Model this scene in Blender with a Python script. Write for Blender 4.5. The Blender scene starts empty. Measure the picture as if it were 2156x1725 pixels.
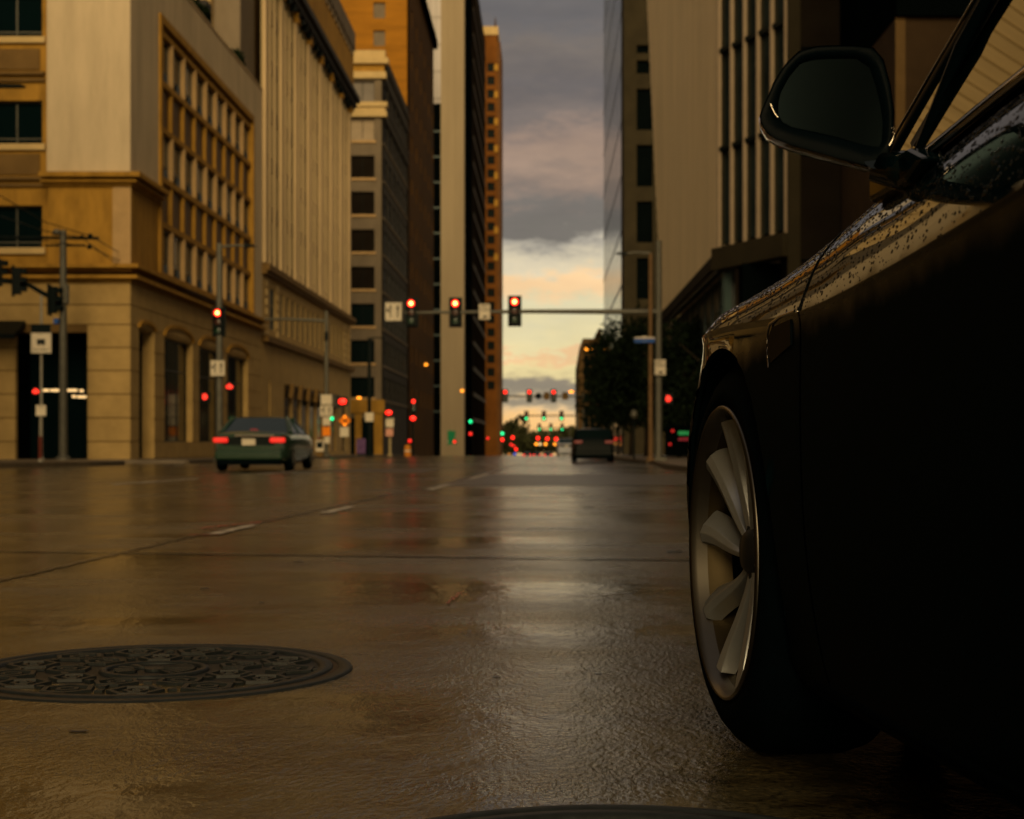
import bpy, math, random
from mathutils import Vector, Matrix, noise as mnoise
random.seed(7)
PI = math.pi
scene = bpy.context.scene
COL = scene.collection

# ------------------------------------------------------------------ camera
F, CX, HY, CAMH = 3300.0, 1150.0, 930.0, 0.52
cd = bpy.data.cameras.new("camera"); cam = bpy.data.objects.new("camera", cd); COL.objects.link(cam)
cam.location = (0, 0, CAMH); cam.rotation_euler = (PI/2, 0, 0)
cd.sensor_width = 36; cd.lens = 36*F/2156
cd.shift_x = -72/2156; cd.shift_y = 67.5/2156
cd.clip_start = 0.05; cd.clip_end = 4000
cd.dof.use_dof = True; cd.dof.focus_distance = 2.62; cd.dof.aperture_fstop = 8.0
scene.camera = cam

# ------------------------------------------------------------------ sky, sun, exposure
def lin(c):
    r = []
    for v in c:
        v /= 255
        r.append(v/12.92 if v <= .04045 else ((v+.055)/1.055)**2.4)
    return tuple(r)
SUN_AZ, SUN_EL = math.radians(6), math.radians(22)     # behind the camera, to its right
world = bpy.data.worlds.new("World"); scene.world = world; world.use_nodes = True
nt = world.node_tree; N = nt.nodes; L = nt.links; N.clear()
def nd(t, **k):
    n = N.new(t)
    for a, b in k.items(): setattr(n, a, b)
    return n
def mth(op, a, b=None, c=None):
    n = nd('ShaderNodeMath', operation=op)
    for i, v in enumerate((a, b, c)):
        if v is None: continue
        if isinstance(v, (int, float)): n.inputs[i].default_value = v
        else: L.new(v, n.inputs[i])
    return n.outputs[0]
tc = nd('ShaderNodeTexCoord'); sep = nd('ShaderNodeSeparateXYZ'); L.new(tc.outputs['Generated'], sep.inputs[0])
r = mth('SQRT', mth('ADD', mth('MULTIPLY', sep.outputs[0], sep.outputs[0]), mth('MULTIPLY', sep.outputs[1], sep.outputs[1])))
r = mth('MAXIMUM', r, 0.02)
t = mth('DIVIDE', sep.outputs[2], r)
ax = mth('DIVIDE', sep.outputs[0], r); ay = mth('DIVIDE', sep.outputs[1], r)
def noisein(sx, sz, scale, det):
    cmb = nd('ShaderNodeCombineXYZ')
    L.new(mth('MULTIPLY', ax, sx), cmb.inputs[0]); L.new(mth('MULTIPLY', ay, sx), cmb.inputs[1]); L.new(mth('MULTIPLY', t, sz), cmb.inputs[2])
    n = nd('ShaderNodeTexNoise'); n.inputs['Scale'].default_value = scale; n.inputs['Detail'].default_value = det
    n.inputs['Roughness'].default_value = .55
    L.new(cmb.outputs[0], n.inputs['Vector']); return n.outputs['Fac']
n1 = noisein(9, 30, 1.6, 6); n2 = noisein(30, 70, 2.0, 5); n3 = noisein(14, 60, 1.0, 5)
tw = mth('ADD', t, mth('MULTIPLY', mth('SUBTRACT', n1, .5), .050))
tw = mth('ADD', tw, mth('MULTIPLY', mth('SUBTRACT', n2, .5), .028))
tw = mth('DIVIDE', tw, 0.5)
ramp = nd('ShaderNodeValToRGB'); L.new(tw, ramp.inputs[0])
stops = [(-.01,(60,52,42)),(0,(232,190,128)),(.009,(228,190,132)),(.019,(205,182,145)),(.023,(146,138,122)),(.03,(124,119,110)),(.038,(128,122,112)),
 (.042,(200,190,148)),(.048,(214,205,158)),(.054,(218,182,142)),(.059,(212,205,165)),(.076,(205,201,167)),(.088,(202,200,172)),
 (.098,(224,196,156)),(.106,(226,197,156)),(.112,(202,196,175)),(.122,(192,188,172)),(.131,(156,151,140)),(.138,(106,101,94)),(.152,(108,102,96)),
 (.162,(128,113,102)),(.178,(152,130,113)),(.192,(144,124,110)),(.205,(114,104,98)),(.225,(98,92,90)),(.25,(110,102,95)),(.27,(98,95,95)),(.30,(106,101,98)),(.5,(118,110,103))]
cr = ramp.color_ramp
stops = [(max(0, p/.5), tuple(min(255, v*k) for v, k in zip(c, (1.05,1.0,.93) if p < .125 else (1.02,.99,.955)))) for p, c in stops][1:]
cr.elements[0].position = stops[0][0]; cr.elements[0].color = (*lin(stops[0][1]), 1)
cr.elements[1].position = stops[-1][0]; cr.elements[1].color = (*lin(stops[-1][1]), 1)
for p, c in stops[1:-1]:
    e = cr.elements.new(p); e.color = (*lin(c), 1)
br = mth('ADD', 1.02, mth('MULTIPLY', n3, .62))
mul = nd('ShaderNodeVectorMath', operation='SCALE'); L.new(ramp.outputs[0], mul.inputs[0]); L.new(br, mul.inputs['Scale'])
sky = nd('ShaderNodeTexSky', sky_type='NISHITA'); sky.sun_disc = False
sky.sun_elevation = SUN_EL; sky.sun_rotation = PI - SUN_AZ if False else (PI + (-SUN_AZ))
bg1 = nd('ShaderNodeBackground'); L.new(mul.outputs[0], bg1.inputs[0]); bg1.inputs[1].default_value = 1.0
bg2 = nd('ShaderNodeBackground'); L.new(sky.outputs[0], bg2.inputs[0]); bg2.inputs[1].default_value = 0.05
mix = nd('ShaderNodeMixShader'); mix.inputs[0].default_value = .10
L.new(bg1.outputs[0], mix.inputs[1]); L.new(bg2.outputs[0], mix.inputs[2])
out = nd('ShaderNodeOutputWorld'); L.new(mix.outputs[0], out.inputs[0])

sl = bpy.data.lights.new("sun", 'SUN'); sun = bpy.data.objects.new("sun", sl); COL.objects.link(sun)
sl.energy = 3.7; sl.angle = math.radians(36); sl.color = (1.0, .73, .37)
sdir = Vector((math.sin(SUN_AZ)*math.cos(SUN_EL), -math.cos(SUN_AZ)*math.cos(SUN_EL), math.sin(SUN_EL)))
sun.rotation_euler = sdir.to_track_quat('Z', 'Y').to_euler(); sun.location = (20, -30, 30)
vs = scene.view_settings; vs.view_transform = 'Standard'; vs.look = 'None'; vs.gamma = 1; vs.use_curve_mapping = False
vs.exposure = -0.12
scene.cycles.use_denoising = True; scene.cycles.max_bounces = 6; scene.cycles.diffuse_bounces = 3; scene.cycles.glossy_bounces = 4
scene.cycles.sample_clamp_indirect = 2; scene.cycles.adaptive_threshold = .006

# ------------------------------------------------------------------ helpers
def G(Y):                                # the street falls away gently from the camera
    if Y < 165: return -.006*Y
    if Y < 300: return -.99 - .014*(Y-165)
    return -2.88 - .008*(Y-300)
def P(x, y, Z): return Vector(((x-CX)*Z/F, Z, CAMH + (HY-y)*Z/F))
def XX(x, Z): return (x-CX)*Z/F
def HH(y, Z): return CAMH + (HY-y)*Z/F

MATS = {}
def mat(name, col, rough=.7, var=.25, scale=3.0, bump=0.0, bscale=20.0, spec=None, metal=0.0, col2=None, stretch=(1,1,1), emit=None, estr=0, aniso=None, coat=0):
    if name in MATS: return MATS[name]
    if spec is None: spec = .12 if rough >= .55 else .5
    m = bpy.data.materials.new(name); m.use_nodes = True
    n = m.node_tree.nodes; l = m.node_tree.links; b = n['Principled BSDF']
    b.inputs['Roughness'].default_value = rough; b.inputs['Metallic'].default_value = metal
    b.inputs['Specular IOR Level'].default_value = spec
    b.inputs['Coat Weight'].default_value = coat
    c = (*col, 1)
    if var > 0 or col2:
        tcn = n.new('ShaderNodeTexCoord'); mp = n.new('ShaderNodeMapping'); mp.inputs['Scale'].default_value = stretch
        l.new(tcn.outputs['Object'], mp.inputs[0])
        nz = n.new('ShaderNodeTexNoise'); nz.inputs['Scale'].default_value = scale; nz.inputs['Detail'].default_value = 6; nz.inputs['Roughness'].default_value = .65
        l.new(mp.outputs[0], nz.inputs['Vector'])
        rp = n.new('ShaderNodeValToRGB'); l.new(nz.outputs['Fac'], rp.inputs[0])
        rp.color_ramp.elements[0].position = .3; rp.color_ramp.elements[1].position = .72
        d = col2 if col2 else tuple(v*(1-var) for v in col)
        rp.color_ramp.elements[0].color = (*d, 1); rp.color_ramp.elements[1].color = (*[min(1, v*(1+var*.4)) for v in col], 1)
        l.new(rp.outputs[0], b.inputs['Base Color'])
    else: b.inputs['Base Color'].default_value = c
    if bump > 0:
        tcn = n.new('ShaderNodeTexCoord'); nz = n.new('ShaderNodeTexNoise'); nz.inputs['Scale'].default_value = bscale; nz.inputs['Detail'].default_value = 5
        l.new(tcn.outputs['Object'], nz.inputs['Vector'])
        bp = n.new('ShaderNodeBump'); bp.inputs['Distance'].default_value = bump; bp.inputs['Strength'].default_value = .8
        l.new(nz.outputs['Fac'], bp.inputs['Height']); l.new(bp.outputs[0], b.inputs['Normal'])
    if emit:
        b.inputs['Emission Color'].default_value = (*emit, 1); b.inputs['Emission Strength'].default_value = estr
    MATS[name] = m; return m

class MB:
    def __init__(s): s.v = []; s.f = []; s.sm = []
    def add(s, vs, fs, smooth=False):
        o = len(s.v); s.v += [tuple(v) for v in vs]
        for f in fs: s.f.append([o+i for i in f]); s.sm.append(smooth)
        return s
    def box(s, x0, x1, y0, y1, z0, z1):
        return s.add([(x0,y0,z0),(x1,y0,z0),(x1,y1,z0),(x0,y1,z0),(x0,y0,z1),(x1,y0,z1),(x1,y1,z1),(x0,y1,z1)],
                     [(0,3,2,1),(4,5,6,7),(0,1,5,4),(1,2,6,5),(2,3,7,6),(3,0,4,7)])
    def prism(s, pts, a0, a1, axis='z', smooth=False):
        n = len(pts); vs = []
        for a in (a0, a1):
            for p in pts:
                vs.append({'z': (p[0], p[1], a), 'y': (p[0], a, p[1]), 'x': (a, p[0], p[1])}[axis])
        s.add(vs, [list(range(n))[::-1], list(range(n, 2*n))])
        o = len(s.v)-2*n
        for i in range(n): s.f.append([o+i, o+(i+1)%n, o+n+(i+1)%n, o+n+i]); s.sm.append(smooth)
        return s
    def tube(s, pts, r, n=8, caps=True):
        pts = [Vector(p) for p in pts]; rs = r if isinstance(r, (list, tuple)) else [r]*len(pts)
        vs = []
        for i, p in enumerate(pts):
            d = (pts[min(i+1, len(pts)-1)] - pts[max(i-1, 0)]).normalized()
            u = d.cross(Vector((0,0,1)));
            if u.length < 1e-3: u = d.cross(Vector((1,0,0)))
            u.normalize(); w = d.cross(u)
            for k in range(n):
                a = 2*PI*k/n; vs.append(p + (u*math.cos(a)+w*math.sin(a))*rs[i])
        fs = []
        for i in range(len(pts)-1):
            for k in range(n): fs.append((i*n+k, i*n+(k+1)%n, (i+1)*n+(k+1)%n, (i+1)*n+k))
        s.add(vs, fs, True)
        if caps: s.add(vs[:n], [list(range(n))[::-1]]); s.add(vs[-n:], [list(range(n))])
        return s
    def lathe(s, prof, n=48, axis='z', c=(0,0,0), closed=False):
        vs = []; m = len(prof)
        for k in range(n):
            a = 2*PI*k/n; ca, sa = math.cos(a), math.sin(a)
            for rr, h in prof:
                p = {'z': (rr*ca, rr*sa, h), 'y': (rr*ca, h, rr*sa), 'x': (h, rr*ca, rr*sa)}[axis]
                vs.append((p[0]+c[0], p[1]+c[1], p[2]+c[2]))
        fs = []
        for k in range(n):
            for j in range(m if closed else m-1):
                j2 = (j+1) % m
                fs.append((k*m+j, k*m+j2, ((k+1)%n)*m+j2, ((k+1)%n)*m+j))
        return s.add(vs, fs, True)
    def sphere(s, c, r, n=10, m=6, sc=(1,1,1)):
        prof = [(r*math.sin(PI*i/m), -r*math.cos(PI*i/m)) for i in range(m+1)]
        t_ = MB().lathe(prof, n); return s.add([(v[0]*sc[0]+c[0], v[1]*sc[1]+c[1], v[2]*sc[2]+c[2]) for v in t_.v], t_.f, True)
    def mesh(s, name, m):
        me = bpy.data.meshes.new(name); me.from_pydata(s.v, [], s.f); me.polygons.foreach_set('use_smooth', s.sm)
        me.materials.append(m); me.update(); return me
    def build(s, name, m, parent=None, loc=None, rz=0, bevel=0):
        return obj(name, s.mesh(name, m), parent, loc, rz, bevel)
def obj(name, me, parent=None, loc=None, rz=0, bevel=0):
    """loc is in world axes; without one the mesh is in world coordinates"""
    o = bpy.data.objects.new(name, me); COL.objects.link(o)
    base = Vector(loc) if loc is not None else Vector((0,0,0))
    if parent is not None:
        o.parent = parent; base = base - (Vector(parent['wl']) if 'wl' in parent else Vector((0,0,0)))
        if 'wl' in parent or True: o['wl'] = tuple(Vector(loc) if loc is not None else Vector((0,0,0)))
    else: o['wl'] = tuple(base)
    o.location = base; o.rotation_euler = (0, 0, rz)
    if bevel:
        b = o.modifiers.new('bevel', 'BEVEL'); b.width = bevel; b.segments = 2; b.limit_method = 'ANGLE'
    return o
def thing(name, label, cat, loc=(0,0,0), rz=0, group=None):
    o = bpy.data.objects.new(name, None); COL.objects.link(o); o.location = loc; o.rotation_euler = (0,0,rz)
    o.empty_display_size = .2
    o['label'] = label; o['category'] = cat; o['wl'] = tuple(loc)
    if group: o['group'] = group
    return o
def tag(o, label, cat, group=None):
    o['label'] = label; o['category'] = cat
    if group: o['group'] = group
    return o
def struct(o): o['kind'] = 'structure'; return o
def stuff(o): o['kind'] = 'stuff'; return o
def local(name, mb, m, parent, loc=(0,0,0), rz=0, bevel=0):     # loc in the parent's own axes
    me = mb.mesh(name, m) if isinstance(mb, MB) else mb
    o = bpy.data.objects.new(name, me); COL.objects.link(o); o.parent = parent; o.location = loc; o.rotation_euler = (0,0,rz)
    if bevel:
        b = o.modifiers.new('bevel', 'BEVEL'); b.width = bevel; b.segments = 2; b.limit_method = 'ANGLE'
    return o
def dup(root, loc, rz=0, label=None):
    r_ = root.copy(); COL.objects.link(r_); r_.location = loc; r_.rotation_euler = (0,0,rz); r_['wl'] = tuple(loc)
    if label: r_['label'] = label
    for ch in list(root.children):
        c = ch.copy(); COL.objects.link(c); c.parent = r_
        for g_ in list(ch.children):
            d = g_.copy(); COL.objects.link(d); d.parent = c
    return r_
def text_mesh(body, size, m, depth=.004):
    cu = bpy.data.curves.new('text', 'FONT'); cu.body = body; cu.size = size; cu.align_x = 'CENTER'; cu.align_y = 'CENTER'; cu.extrude = depth
    cu.resolution_u = 2
    o = bpy.data.objects.new('tmp', cu); COL.objects.link(o)
    dg = bpy.context.evaluated_depsgraph_get(); me = bpy.data.meshes.new_from_object(o.evaluated_get(dg))
    me.transform(Matrix.Rotation(PI/2, 4, 'X')); me.name = 'lettering'
    bpy.data.objects.remove(o); me.materials.clear(); me.materials.append(m); return me

# ------------------------------------------------------------------ materials
STUCCO = mat('pale_stucco', (.55,.44,.28), .85, .25, .8, .004, 30, stretch=(1,1,.18))
STONE = mat('gold_sandstone', (.37,.20,.030), .8, .38, 1.4, .006, 8, stretch=(1,1,.35))
STONE_G = mat('ground_sandstone', (.42,.285,.105), .8, .25, .9, .006, 8)
STONE_D = mat('brown_sandstone', (.16,.095,.03), .8, .3, .8)
FIN = mat('window_fin', (.44,.29,.13), .8, .2, 1)
SPAN = mat('spandrel_brown', (.12,.07,.03), .6, .3, .8)
LIME = mat('limestone', (.52,.39,.22), .8, .25, .35, .006, 5, stretch=(1,1,.25))
LIME_D = mat('limestone_shaded', (.34,.27,.14), .8, .4, .35, stretch=(1,1,.2))  # darker copy of limestone; shade between the pilasters put into its colour
OLIVE = mat('olive_glass', (.07,.06,.02), .25, .6, .5, col2=(.03,.03,.02))
GLASS = mat('dark_glass', (.002,.007,.008), .08, 0, spec=.09)
GLASS2 = mat('dull_glass', (.003,.008,.008), .35, 0, spec=0.02)
CURTAIN = mat('curtain', (.34,.27,.18), .8, .2, 1)
EAVE = mat('eave_metal', (.035,.032,.03), .6, .3, 1, spec=.05)
GREYST = mat('grey_stone', (.17,.135,.09), .85, .25, .6, stretch=(1,1,.5))
TERRA = mat('cream_terracotta', (.52,.38,.17), .7, .2, .6)
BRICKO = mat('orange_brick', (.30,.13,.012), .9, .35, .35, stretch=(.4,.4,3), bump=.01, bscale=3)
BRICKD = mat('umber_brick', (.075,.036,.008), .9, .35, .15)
BRICKR = mat('red_brick', (.16,.06,.010), .9, .35, .15)
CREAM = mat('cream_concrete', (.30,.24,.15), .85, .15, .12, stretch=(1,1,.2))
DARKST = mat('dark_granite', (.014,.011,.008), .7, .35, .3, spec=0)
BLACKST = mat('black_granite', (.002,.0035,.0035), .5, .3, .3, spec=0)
BROWNT = mat('brown_concrete', (.030,.024,.012), .85, .35, .25)
BROWNP = mat('brown_panel', (.05,.030,.013), .85, .3, .8)
RIB = mat('ribbed_concrete', (.55,.44,.28), .85, .18, .3, stretch=(1,1,.3))
MULL = mat('pale_mullion', (.36,.28,.19), .6, .15, 1)
TEALM = mat('teal_metal', (.06,.10,.095), .5, .2, 2)
PALE = mat('pale_curtain_wall', (.45,.42,.40), .6, .12, .05)
SKYGLASS = mat('mirror_glass', (.30,.36,.43), .06, 0, metal=1.0)
GALV = mat('galvanised_steel', (.10,.095,.07), .5, .3, 4, metal=.3)
GALVO = mat('rusty_steel', (.17,.10,.045), .6, .3, 4, metal=.2)
BLACKM = mat('black_metal', (.003,.007,.007), .45, .2, 6, spec=.08)
SIGNW = mat('sign_white', (.62,.55,.42), .6, .12, 4)
SIGNK = mat('sign_black', (.015,.018,.015), .6, 0)
SIGNO = mat('sign_orange', (.90,.25,.01), .6, .1, 4)
SIGNB = mat('sign_blue', (.03,.09,.32), .6, .1, 4)
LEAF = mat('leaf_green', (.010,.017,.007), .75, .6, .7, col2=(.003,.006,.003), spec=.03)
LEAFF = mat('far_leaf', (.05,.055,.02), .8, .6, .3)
BARK = mat('bark', (.04,.03,.02), .9, .4, 5)
WHITE = mat('worn_paint', (.62,.56,.46), .5, .75, 7, col2=(.16,.12,.08))
TAR = mat('tar', (.010,.010,.009), .32, .3, 6)
def emitm(name, c, s): return mat(name, (.02,.005,.003), .4, 0, emit=c, estr=s)
E_RED = emitm('lamp_red', (1.0,.012,.006), 4.5)
E_HOT = emitm('lamp_red_core', (1.0,.42,.10), 9)
E_RED2 = emitm('lamp_red_dim', (1.0,.01,.008), 2.0)
E_TAIL = emitm('tail_lamp', (1.0,.015,.01), 1.1)
E_GRN = emitm('lamp_green', (.0,1.0,.30), 2.6)
E_ORG = emitm('lamp_orange', (1.0,.30,.015), 3.5)
E_HAND = emitm('lamp_hand', (1.0,.03,.015), 2.2)
E_WARM = emitm('warm_tube', (1.0,.62,.25), 1.5)
OFFLENS_Y = mat('lens_off_amber', (.05,.012,.004), .3, 0)
OFFLENS_G = mat('lens_off_green', (.003,.03,.012), .3, 0)
OFFLENS_R = mat('lens_off_red', (.08,.004,.003), .3, 0)

# wet road
def road_material():
    m = bpy.data.materials.new('wet_road'); m.use_nodes = True; n = m.node_tree.nodes; l = m.node_tree.links; b = n['Principled BSDF']
    tcn = n.new('ShaderNodeTexCoord')
    def nz(scale, det=5, st=(1,1,1), rough=.6):
        mp = n.new('ShaderNodeMapping'); mp.inputs['Scale'].default_value = st; l.new(tcn.outputs['Object'], mp.inputs[0])
        x = n.new('ShaderNodeTexNoise'); x.inputs['Scale'].default_value = scale; x.inputs['Detail'].default_value = det; x.inputs['Roughness'].default_value = rough
        l.new(mp.outputs[0], x.inputs['Vector']); return x.outputs['Fac']
    def rmp(x, stops):
        rp = n.new('ShaderNodeValToRGB'); l.new(x, rp.inputs[0])
        rp.color_ramp.elements[0].position = stops[0][0]; rp.color_ramp.elements[0].color = (*stops[0][1], 1)
        rp.color_ramp.elements[1].position = stops[-1][0]; rp.color_ramp.elements[1].color = (*stops[-1][1], 1)
        for p, c in stops[1:-1]: rp.color_ramp.elements.new(p).color = (*c, 1)
        return rp.outputs[0]
    def mx(a, b_, f, mode='MULTIPLY'):
        x = n.new('ShaderNodeMix'); x.data_type = 'RGBA'; x.blend_type = mode
        if isinstance(f, float): x.inputs[0].default_value = f
        else: l.new(f, x.inputs[0])
        l.new(a, x.inputs[6]); l.new(b_, x.inputs[7]); return x.outputs[2]
    big = nz(.55, 4); mid = nz(2.6, 6); fine = nz(80, 3, rough=.6); grit = nz(26, 3, rough=.6)
    c = rmp(mid, [(.25,(.036,.029,.014)),(.5,(.072,.060,.031)),(.75,(.098,.083,.046))])
    c = mx(c, rmp(big, [(.33,(.60,.57,.50)),(.55,(1,1,1)),(.75,(1.05,1.0,.85))]), 1.0)
    c = mx(c, rmp(fine, [(.34,(.25,.25,.27)),(.46,(.90,.90,.90)),(.58,(1.05,1.05,1.05)),(.68,(1.9,1.75,1.45))]), .9)
    stain = nz(1.7, 7, (.6, 1.5, 1), .72)
    st_ = rmp(stain, [(.50,(0,0,0)),(.60,(1,1,1))])
    c2 = mx(c, rmp(grit, [(.40,(.22,.20,.15)),(.58,(.62,.56,.42)),(.70,(1.2,1.1,.7))]), 1.0)
    c = mx(c, c2, st_, 'MIX')
    v = n.new('ShaderNodeTexVoronoi'); v.inputs['Scale'].default_value = 30; l.new(tcn.outputs['Object'], v.inputs['Vector'])
    c = mx(c, rmp(v.outputs['Distance'], [(.06,(.15,.15,.15)),(.16,(1,1,1))]), .6)
    l.new(c, b.inputs['Base Color'])
    wet = nz(.9, 6, (.7, 1.0, 1))
    rg = rmp(wet, [(.30,(.10,)*3),(.46,(.17,)*3),(.60,(.26,)*3),(.75,(.38,)*3)])
    l.new(rg, b.inputs['Roughness'])
    b.inputs['Specular IOR Level'].default_value = .55
    bp1 = n.new('ShaderNodeBump'); bp1.inputs['Distance'].default_value = .0095; l.new(rmp(nz(.8, 5, (.8,1.2,1)), [(.40,(.10,)*3),(.54,(.42,)*3),(.68,(1.0,)*3)]), bp1.inputs['Strength']); l.new(nz(82, 3, (1,.6,1), .6), bp1.inputs['Height'])
    bp2 = n.new('ShaderNodeBump'); bp2.inputs['Distance'].default_value = .006; bp2.inputs['Strength'].default_value = .8; l.new(nz(13, 3, (1,.6,1), .5), bp2.inputs['Height'])
    bp3 = n.new('ShaderNodeBump'); bp3.inputs['Distance'].default_value = .014; bp3.inputs['Strength'].default_value = .5; l.new(nz(1.3, 4, (.35,1,1)), bp3.inputs['Height'])
    l.new(bp3.outputs[0], bp2.inputs['Normal']); l.new(bp2.outputs[0], bp1.inputs['Normal']); l.new(bp1.outputs[0], b.inputs['Normal'])
    return m
ROAD = road_material()
WALK = mat('pavement_concrete', (.14,.105,.065), .45, .35, 1.2, .004, 25)
KERB = mat('kerb_stone', (.10,.075,.045), .6, .4, 3)
PATCH = mat('asphalt_patch', (.045,.036,.024), .34, .4, 4, .004, 60)

# ------------------------------------------------------------------ ground
def sheet(x0, x1, ys, lift, th=None):
    mb = MB(); vs = []
    for y in ys: vs += [(x0(y), y, G(y)+lift), (x1(y), y, G(y)+lift)]
    mb.add(vs, [(2*i, 2*i+1, 2*i+3, 2*i+2) for i in range(len(ys)-1)])
    if th:
        vs2 = [(v[0], v[1], v[2]-th) for v in vs]; n = len(ys)
        mb.add(vs+vs2, [(2*i, 2*i+2, 2*n+2*i+2, 2*n+2*i) for i in range(n-1)] + [(2*i+1, 2*n+2*i+1, 2*n+2*i+3, 2*i+3) for i in range(n-1)] +
               [(0, 2*n, 2*n+1, 1), (2*n-2, 2*n-1, 4*n-1, 4*n-2)])
    return mb
YS = [-260,-120,-60,-20,0,5,10,20,30,45,60,80,100,130,165,200,250,300,400,600,900,1400,2500]
road = struct(sheet(lambda y: -600, lambda y: 600, YS, 0).build('road', ROAD))
def rng(a, b):
    return [a] + [y for y in YS if a < y < b] + [b]
def pavement(xe, xf, y0, y1, side):
    ys = rng(y0, y1)
    p = struct(sheet(lambda y: min(xe(y), xf), lambda y: max(xe(y), xf), ys, .13, .5).build('pavement', WALK))
    k = sheet(lambda y: xe(y)-.16 if side > 0 else xe(y), lambda y: xe(y) if side > 0 else xe(y)+.16, ys, .137, .5).build('kerb', KERB, p)
    return p
pavement(lambda y: -15.2, -60, 66, 164, -1)
pavement(lambda y: -15.2, -60, 186, 700, -1)
pavement(lambda y: -15.2, -60, -200, 33, -1)
pavement(lambda y: 3.35 + max(0, 40-y)*.05 + max(0, y-40)*.045 if y < 62 else 4.34, 60, 34, 64, 1)
pavement(lambda y: 4.34, 60, 66, 300, 1)
pavement(lambda y: 5.2, 60, 312, 700, 1)
pavement(lambda y: 5.2, 60, -200, 24, 1)
# island kerb at the far left
isl = sheet(lambda y: -30, lambda y: -15.6-(54-y)*.16 if y < 54 else -15.6, [47, 50, 54, 58], .15, .5).build('traffic_island', KERB); struct(isl)
patch = sheet(lambda y: -1.55, lambda y: 3.0, [23.6, 28, 34.5], .004).build('asphalt_patch', PATCH, road)
patch2 = sheet(lambda y: -6.2, lambda y: -3.0, [38, 46], .004).build('asphalt_patch', PATCH, road)
def strip(pts, w, lift, m, name, jag=.25):
    mb = MB(); vs = []; n = len(pts); P2 = [Vector((p[0], p[1])) for p in pts]
    for i, p in enumerate(P2):
        d = (P2[min(i+1,n-1)]-P2[max(i-1,0)]).normalized(); q = Vector((-d.y, d.x))
        ww = w*(1+random.uniform(-jag, jag))*.5; off = q*random.uniform(-jag, jag)*w*.4
        for s_ in (-1, 1):
            v = p + off + q*ww*s_; vs.append((v.x, v.y, G(v.y)+lift))
    mb.add(vs, [(2*i, 2*i+2, 2*i+3, 2*i+1) for i in range(n-1)])
    return mb.build(name, m, road)
def linpts(a, b, n, wob=0): return [(a[0]+(b[0]-a[0])*i/n+random.uniform(-wob, wob), a[1]+(b[1]-a[1])*i/n+random.uniform(-wob, wob)) for i in range(n+1)]
strip(linpts((-2.20,4.2), (-2.14,9.6), 70, .006), .035, .004, TAR, 'tar_seam')
strip(linpts((-2.14,9.6), (-1.62,24), 90, .012), .060, .004, TAR, 'tar_seam')
strip(linpts((-1.62,24), (-1.0,62), 60, .02), .10, .004, TAR, 'tar_seam')
strip(linpts((-6.4,8.75), (0.7,7.42), 160, .006), .070, .0045, TAR, 'tar_seam')
strip(linpts((-14,14.6), (-2.0,14.0), 90, .02), .03, .0045, TAR, 'tar_seam')
strip(linpts((-1.9,14.05), (4.5,13.2), 60, .02), .025, .0045, TAR, 'tar_seam')
strip(linpts((0.15,5.6), (0.50,5.9), 20, .01), .008, .0045, TAR, 'tar_seam', .6)
for i, (a, b, w) in enumerate([((-2.06,9.7),(-2.03,10.9),.075), ((-1.84,13.0),(-1.80,14.5),.10), ((-1.56,20.8),(-1.50,23.9),.11), ((-1.40,29),(-1.3,35),.12),
                  ((-6.62,24.0),(-6.5,29.2),.14), ((-8.7,21.5),(-8.4,23.0),.14), ((-6.4,35),(-6.35,40),.14), ((-11.2,24),(-11.1,29),.14)]):
    strip(linpts(a, b, 10), w, .008, WHITE, 'lane_dash', .22)
for yy, x0_, x1_ in ((54.0,-14,4.3),(57.2,-14,4.3),(62.0,-14.6,4.3)):
    strip(linpts((x0_, yy), (x1_, yy), 20), .30, .008, WHITE, 'crosswalk_line', .1)

RED_STREAK = mat('streak_red', (.45,.05,.02), .5, .6, 40, col2=(.15,.05,.02))  # thin broken red streaks on the road surface
strip(linpts((-2.32,10.4), (-2.02,11.6), 24, .02), .05, .006, RED_STREAK, 'red_streak', .9)
strip(linpts((-2.25,9.6), (-2.02,9.7), 10, .02), .05, .006, RED_STREAK, 'red_streak', .9)
strip(linpts((-.335,5.3), (-.315,5.7), 24, .008), .007, .006, RED_STREAK, 'red_streak', .95)
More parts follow.
